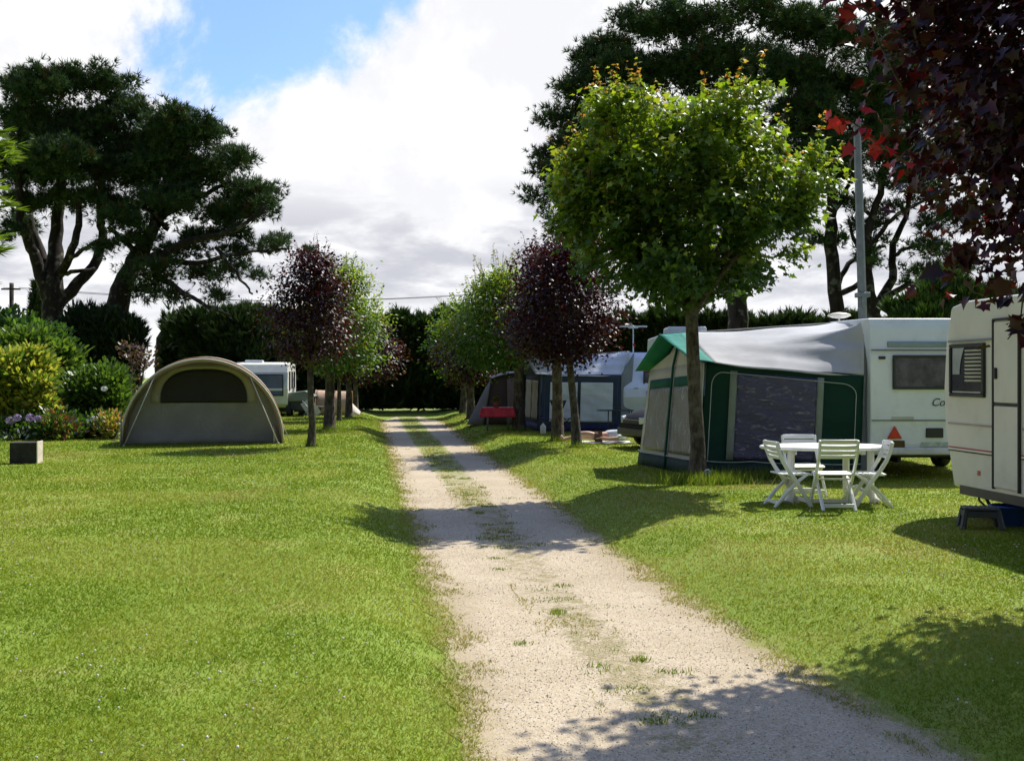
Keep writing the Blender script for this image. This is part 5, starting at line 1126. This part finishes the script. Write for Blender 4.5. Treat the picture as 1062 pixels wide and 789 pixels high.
# red-covered table with a pot plant
rt = thing('picnic_table', 'table under a bright red cloth in front of the brown tent', 'table', (-.42, 31.6, 0), R(4))
m = MB(); m.box((0, 0, .66), (.86, .62, .03)); m.build('tabletop', M_STEEL, rt)
for sx in (-1, 1):
    for sy in (-1, 1):
        m = MB(); m.tube([(sx * .28, sy * .24, .66), (sx * .31, sy * .26, 0)], .018, 6); m.build('leg', M_STEEL, rt)
m = MB()
for sx in (-1, 1): m.tube([(sx * .3, -.25, .12), (sx * .3, .25, .12)], .014, 6)
m.tube([(-.3, 0, .12), (.3, 0, .12)], .014, 6); m.build('stretcher', M_STEEL, rt)
cl = MB()
def cloth(u, v):
    x = (u - .5) * 2; y = (v - .5) * 2
    hx, hy = .45, .33; X_, Y_ = x * .72, y * .62
    ox = max(0, abs(X_) - hx); oy = max(0, abs(Y_) - hy); o = math.hypot(ox, oy)
    xx = math.copysign(min(abs(X_), hx) + ox * .16 + .02 * (o > 0), X_); yy = math.copysign(min(abs(Y_), hy) + oy * .16 + .02 * (o > 0), Y_)
    w_ = .022 * math.sin(X_ * 26 + Y_ * 3) * min(1, oy * 8) ; w2 = .022 * math.sin(Y_ * 26) * min(1, ox * 8)
    return Vector((-.42 + xx + w2, 31.6 + yy + w_, .682 - max(ox, oy) * .95))
cl.grid(cloth, 48, 40); tc_ = cl.build('tablecloth', M_REDC, None, solid=.006, fix=False); tag(tc_, 'bright red cloth hanging over the picnic table', 'tablecloth')
pt = thing('potted_plant', 'small potted plant standing on the red tablecloth', 'plant', (-.46, 31.55, .686))
m = MB(); m.lathe([(.001, 0), (.06, 0), (.085, .12), (.092, .12), (.092, .135), (.08, .135), (.001, .12)], n=18); m.build('pot', plain('terracotta', (.30, .13, .07), .8), pt)
r = np.random.default_rng(91); n = 160; v = unit(r.normal(0, 1, (n, 3))); v[:, 2] = np.abs(v[:, 2])
leaf_object('foliage', np.array([0, 0, .15]) + v * .12 * r.random((n, 1)) ** .5 * np.array([1, 1, 1.3]), v, r.normal(0, 1, (n, 3)), .055, OVAL, np.array([(.14, .10, .03), (.08, .10, .02), (.2, .13, .05)])[r.integers(0, 3, n)], M_SHRUB, pt)

# ------------------------------------------------------------------ dark car, partly behind the green awning
M_PAINT = plain('dark_blue_paint', (.006, .007, .013), .55, .1, spec=.12)
car = thing('parked_car', 'dark navy car parked nose-out behind the green awning', 'car', (4.50, 24.2, 0), math.atan2(-.30, -.955) - math.pi / 2)
# local: +y = nose
CW = .83; prof_low = [(-1.95, .30), (-2.0, .55), (-1.93, .86), (-1.2, .93), (.75, .93), (1.35, .86), (1.82, .72), (1.97, .56), (1.99, .38), (1.9, .24), (-1.8, .24)]
def carsec(prof, wfun, zfun=None):
    m = MB(); n = len(prof); xs_ = [-1, -.93, -.7, 0, .7, .93, 1]; sc__ = [.86, .97, 1, 1.01, 1, .97, .86]
    vs = []
    for xs, s in zip(xs_, sc__):
        for (y, z) in prof: vs.append((xs * wfun(y, z), y * (1 - (1 - s) * .25), .24 + (z - .24) * (1 - (1 - s) * .5) if z > .6 else z))
    fs = [tuple(range(n)), tuple(reversed(range(6 * n, 7 * n)))]
    for i in range(6):
        for k in range(n): fs.append((i * n + k, i * n + (k + 1) % n, (i + 1) * n + (k + 1) % n, (i + 1) * n + k))
    m.add(vs, fs, 0, True); return m
wl = lambda y, z: CW * (1 - .10 * max(0, (abs(y) - 1.3) / .7) ** 2)
carsec(prof_low, wl).build('body', M_PAINT, car, bevel=.03, seg=2)
prof_top = [(-1.85, .88), (-1.62, 1.25), (-1.25, 1.42), (-.2, 1.44), (.15, 1.38), (.98, .92)]
cb = carsec(prof_top, lambda y, z: CW * (.97 - .22 * max(0, (z - .9) / .54))).build('cabin', M_GLASSD, car, bevel=.03)
m = MB(); m.grid(lambda u, v: Vector(((u - .5) * 2 * .62, lerp(-1.3, .12, v), 1.435 + .02 * math.sin(math.pi * v) - .03 * (2 * u - 1) ** 2)), 8, 8); m.build('roof', M_PAINT, car, solid=.03, fix=False)
for sx in (-1, 1):
    m = MB(); m.grid(lambda u, v, sx=sx: Vector((sx * lerp(.47, .80, u), lerp(1.955, 1.60, u ** 1.6) + .02 - .10 * v * 0, lerp(.56, .70, v) + .03 * u)), 6, 3)
    m.build('headlight', plain('headlamp_lens', (.62, .64, .66), .12, .15, 20), car, solid=.05, fix=False)
    m = MB(); m.box((sx * .95, .62, .99), (.18, .10, .13)); m.build('mirror', M_PAINT, car, bevel=.03)
    for y in (-1.25, 1.28): wheel(car, (sx * .76, y, .30), .30, .19)
m = MB(); m.box((0, 1.93, .37), (1.5, .14, .17)); m.build('bumper', plain('grey_green_bumper', (.045, .05, .04), .45), car, bevel=.04)
m = MB(); m.box((0, 1.965, .60), (.8, .05, .08)); m.build('grille', M_FRAME, car, bevel=.01)

# ------------------------------------------------------------------ sunbather on a towel
tw = MB(); tw.grid(lambda u, v: Vector((1.62 + 1.2 * u, 25.15 + .72 * v, .03 + .012 * math.sin(u * 21 + v * 5) * (.3 + .7 * abs(v - .5)))), 30, 14)
tag(tw.build('towel', fabric('white_towel', (.80, .78, .76), .95, .1, .4), None, solid=.02, fix=False), 'white towel spread on the grass under the sunbather', 'towel')
def skin_chain(name, verts, edges, mat, parent, sub=2):
    me = bpy.data.meshes.new(name); bm = bmesh.new(); lay = bm.verts.layers.skin.verify(); vs = [bm.verts.new(v[:3]) for v in verts]
    for v, d_ in zip(vs, verts):
        rr_ = d_[3]; v[lay].radius = (rr_, rr_ if len(d_) < 5 else d_[4])
    vs[0][lay].use_root = True
    for a, b in edges: bm.edges.new((vs[a], vs[b]))
    bm.to_mesh(me); bm.free()
    o = link_mesh(name, me, mat, parent)
    s = o.modifiers.new('skin', 'SKIN'); s.use_smooth_shade = True
    u = o.modifiers.new('subsurf', 'SUBSURF'); u.levels = sub; u.render_levels = sub
    return o
pe = thing('person', 'sunbather lying on a white towel, bare legs stretched towards the pale trunk', 'person', (2.02, 25.5, .04), R(-3))
M_SKIN = plain('skin', (.60, .36, .26), .55, .06, 8)
vv = [(.12, 0, .13, .125), (.36, 0, .15, .12), (.55, 0, .15, .13), (.68, 0, .15, .09), (.78, 0, .16, .052), (.88, 0, .17, .085), (.97, 0, .18, .085),      # 0 pelvis .. 6 crown
      (.02, -.10, .12, .095), (-.22, -.12, .20, .072), (-.42, -.12, .20, .056), (-.62, -.13, .10, .050), (-.80, -.13, .06, .036), (-.84, -.15, .14, .03),    # near leg, knee a little raised
      (.02, .10, .12, .095), (-.22, .13, .13, .072), (-.42, .14, .11, .056), (-.62, .15, .08, .05), (-.82, .16, .06, .036), (-.86, .18, .15, .03),
      (.62, -.17, .15, .055), (.45, -.28, .10, .043), (.24, -.30, .09, .036), (.10, -.24, .12, .028),
      (.62, .17, .15, .055), (.45, .28, .10, .043), (.24, .32, .08, .036), (.08, .34, .06, .028)]
ee = [(0, 1), (1, 2), (2, 3), (3, 4), (4, 5), (5, 6), (0, 7), (7, 8), (8, 9), (9, 10), (10, 11), (11, 12), (0, 13), (13, 14), (14, 15), (15, 16), (16, 17), (17, 18), (3, 19), (19, 20), (20, 21), (21, 22), (3, 23), (23, 24), (24, 25), (25, 26)]
# fingers of both hands
for hb, hx in ((22, (.10, -.24, .12)), (26, (.08, .34, .06))):
    for k in range(5):
        b0 = len(vv); dy = (k - 2) * .018; L_ = (.055, .075, .082, .076, .06)[k] if k else .05
        vv.append((hx[0] - .05, hx[1] + dy, hx[2] - .01, .010)); vv.append((hx[0] - .05 - L_, hx[1] + dy * 1.3, hx[2] - .03, .008)); ee += [(hb, b0), (b0, b0 + 1)]
body_o = skin_chain('body', vv, ee, M_SKIN, pe)
sh = skin_chain('top', [(.14, 0, .135, .150), (.36, 0, .155, .145), (.55, 0, .155, .155), (.66, 0, .155, .105), (.62, -.18, .155, .072), (.47, -.27, .11, .062), (.62, .18, .155, .072), (.47, .27, .11, .062)], [(0, 1), (1, 2), (2, 3), (3, 4), (4, 5), (3, 6), (6, 7)], fabric('blue_white_print', (.62, .68, .78), .9, .1, .5, var=.45, wscale=6), pe)
so = skin_chain('shorts', [(.14, 0, .13, .140), (.02, -.10, .125, .108), (-.14, -.115, .175, .090), (.02, .10, .125, .108), (-.14, .12, .13, .090)], [(0, 1), (1, 2), (0, 3), (3, 4)], fabric('brown_shorts', (.17, .10, .07), .9, 0), pe)
hr = MB(); hr.lathe([(.001, -.06), (.08, -.05), (.105, 0), (.095, .06), (.05, .09), (.001, .10)], (.955, .01, .18), 16); hr.build('hair', plain('brown_hair', (.05, .03, .018), .7, .3, 40), pe)
fc_ = MB(); fc_.lathe([(.001, .02), (.012, .015), (.014, 0)], (.90, 0, .255), 8)
for s in (-1, 1): fc_.lathe([(.001, .006), (.010, .004), (.011, 0)], (.925, s * .032, .245), 8)
fc_.build('face', M_SKIN, pe)

# ------------------------------------------------------------------ mast, block, pole and wires, camp furniture
po = thing('steel_mast', 'tall grey steel mast standing behind the white caravan', 'mast', (7.62, 23.2, 0))
m = MB(); m.tube([(0, 0, 0), (-.03, 0, 2.5), (-.09, 0, 4.6), (-.16, 0, 7.0)], [.105, .10, .092, .082], 10, smooth=False); m.build('pole', M_STEEL, po)
m = MB(); m.box((-.05, -.02, 3.35), (.27, .25, .10)); m.box((-.05, -.12, 3.2), (.10, .08, .25)); m.build('bracket', M_STEEL, po, bevel=.01)
m = MB(); m.box((-.16, 0, 7.02), (.20, .20, .06)); m.tube([(-.16, 0, 7.0), (-.14, -.2, 7.1)], .02); m.build('cap', M_STEEL, po)
bl_ = thing('concrete_block', 'square dark concrete block standing on the lawn at the left', 'block', (-8.95, 19.75, 0), R(9))
m = MB(); m.box((0, 0, .195), (.47, .34, .39)); bo = m.build('block', plain('weathered_shaded_concrete', (.028, .026, .022), .9, .25, 5, bs=.4, bscale=35, dirt=.6, dirtcol=(.07, .07, .055)), bl_, bevel=.015)  # colour darkened to carry the shade on the front face
m = MB(); m.box((.243, 0, .20), (.022, .36, .41)); m.build('lit_end_face', plain('lit_concrete', (.55, .48, .39), .9, .15, 9, bs=.3, bscale=40), bl_, bevel=.006)  # added slab whose paler colour paints the sunlit right side
up_ = thing('wooden_pole', 'far wooden utility pole at the left edge beyond the hedge', 'utility pole', P(12, 390, 68).to_tuple()[:2] + (0,))
m = MB(); m.tube([(0, 0, 0), (0, 0, 7.5)], [.17, .13], 10); m.build('pole', M_PBARK, up_)
m = MB(); m.box((0, -.1, 7.1), (1.2, .08, .1)); m.build('cross_arm', M_PBARK, up_)
for s in (-1, 1):
    m = MB(); a = Vector((s * .5, -.1, 7.2)); b = Vector((s * .5 + 34, 4, 7.4))
    m.tube([a.lerp(b, t / 20) - Vector((0, 0, .8 * math.sin(math.pi * t / 20))) for t in range(21)], .016, 5); m.build('wire', M_FRAME, up_)
# camp table and chairs in front of the navy awning
M_DKMET = plain('dark_painted_metal', (.02, .022, .026), .5)
ct = thing('camp_table', 'dark folding camp table in front of the navy awning', 'table', (2.85, 29.6, 0), R(3))
m = MB(); m.box((0, 0, .66), (.95, .5, .03)); m.build('tabletop', M_DKMET, ct, bevel=.006)
for (x, y) in ((-.22, -.2), (-.05, .2), (.42, -.2), (.42, .2)):
    m = MB(); m.tube([(x, y, .65), (x * 1.05, y, 0)], .016, 6); m.build('leg', M_DKMET, ct)
m = MB(); m.box((.05, .02, .70), (.22, .14, .05)); tag(m.build('tray', M_DKMET, None, bevel=.01), 'small dark tray lying on the folding camp table', 'tray').location = (2.85, 29.6, .0)
def camp_chair(label, loc, rz, mat):
    root = thing('camp_chair', label, 'camp chair', loc, rz, 'camp chairs before the navy awning')
    m = MB()
    for s in (-1, 1): m.tube([(s * .24, .25, 0), (s * .24, -.22, .45), (s * .24, -.42, .92)], .013, 6); m.tube([(s * .22, -.30, 0), (s * .22, .22, .43)], .013, 6)
    m.tube([(-.24, -.42, .92), (.24, -.42, .92)], .013, 6); m.tube([(-.24, .25, .02), (.24, .25, .02)], .012, 6); m.tube([(-.22, -.3, .02), (.22, -.3, .02)], .012, 6); m.build('frame', M_DKMET, root)
    m = MB(); m.grid(lambda u, v: Vector(((u - .5) * .46, lerp(.24, -.2, v), .43 - .04 * math.sin(math.pi * v))), 4, 6); m.build('seat', mat, root, solid=.008, fix=False)
    m = MB(); m.grid(lambda u, v: Vector(((u - .5) * .46, lerp(-.235, -.41, v) - .03 * math.sin(math.pi * u), lerp(.48, .91, v))), 6, 4); m.build('backrest', mat, root, solid=.008, fix=False)
    return root
NAVY = fabric('navy_canvas', (.02, .024, .04), .85, 0)
camp_chair('dark camp chair left of the straight dark maple trunk, before the navy awning', (1.05, 30.1, 0), R(70), NAVY)
camp_chair('dark camp chair between the two maple trunks, before the navy awning', (1.55, 30.2, 0), R(-70), NAVY)
gb = thing('water_can', 'small pale water can on the grass at the corner of the navy awning', 'water can', (.98, 31.2 - .9, 0))
gb.location = (.86, 29.7, 0)
m = MB(); m.lathe([(.001, 0), (.075, 0), (.08, .02), (.08, .20), (.06, .25), (.025, .27), (.025, .30), (.001, .30)], n=16); m.build('can', plain('pale_can', (.55, .53, .45), .5), gb)
m = MB(); m.tube([(-.05, 0, .24), (-.06, 0, .33), (.04, 0, .34), (.06, 0, .24)], .01, 6); m.build('handle', M_FRAME, gb)
cs = thing('power_socket', 'small blue-grey power plug hanging at the foot of the nearest maple', 'plug', (2.90, 15.93, .12))
m = MB(); m.tube([(0, .02, .05), (0, -.05, .05)], [.048, .052], 14); m.build('housing', plain('blue_grey_plastic', (.16, .20, .28), .5), cs, bevel=.006)
m = MB()
for a in range(3): m.tube([(.022 * math.cos(a * 2.09), -.052, .05 + .022 * math.sin(a * 2.09)), (.022 * math.cos(a * 2.09), -.062, .05 + .022 * math.sin(a * 2.09))], .009, 8)
m.build('pin', M_FRAME, cs)
m = MB(); m.tube([(0, .02, .05), (.08, .25, -.05), (.25, .7, -.115)], .010, 6); m.build('cable', M_FRAME, cs)
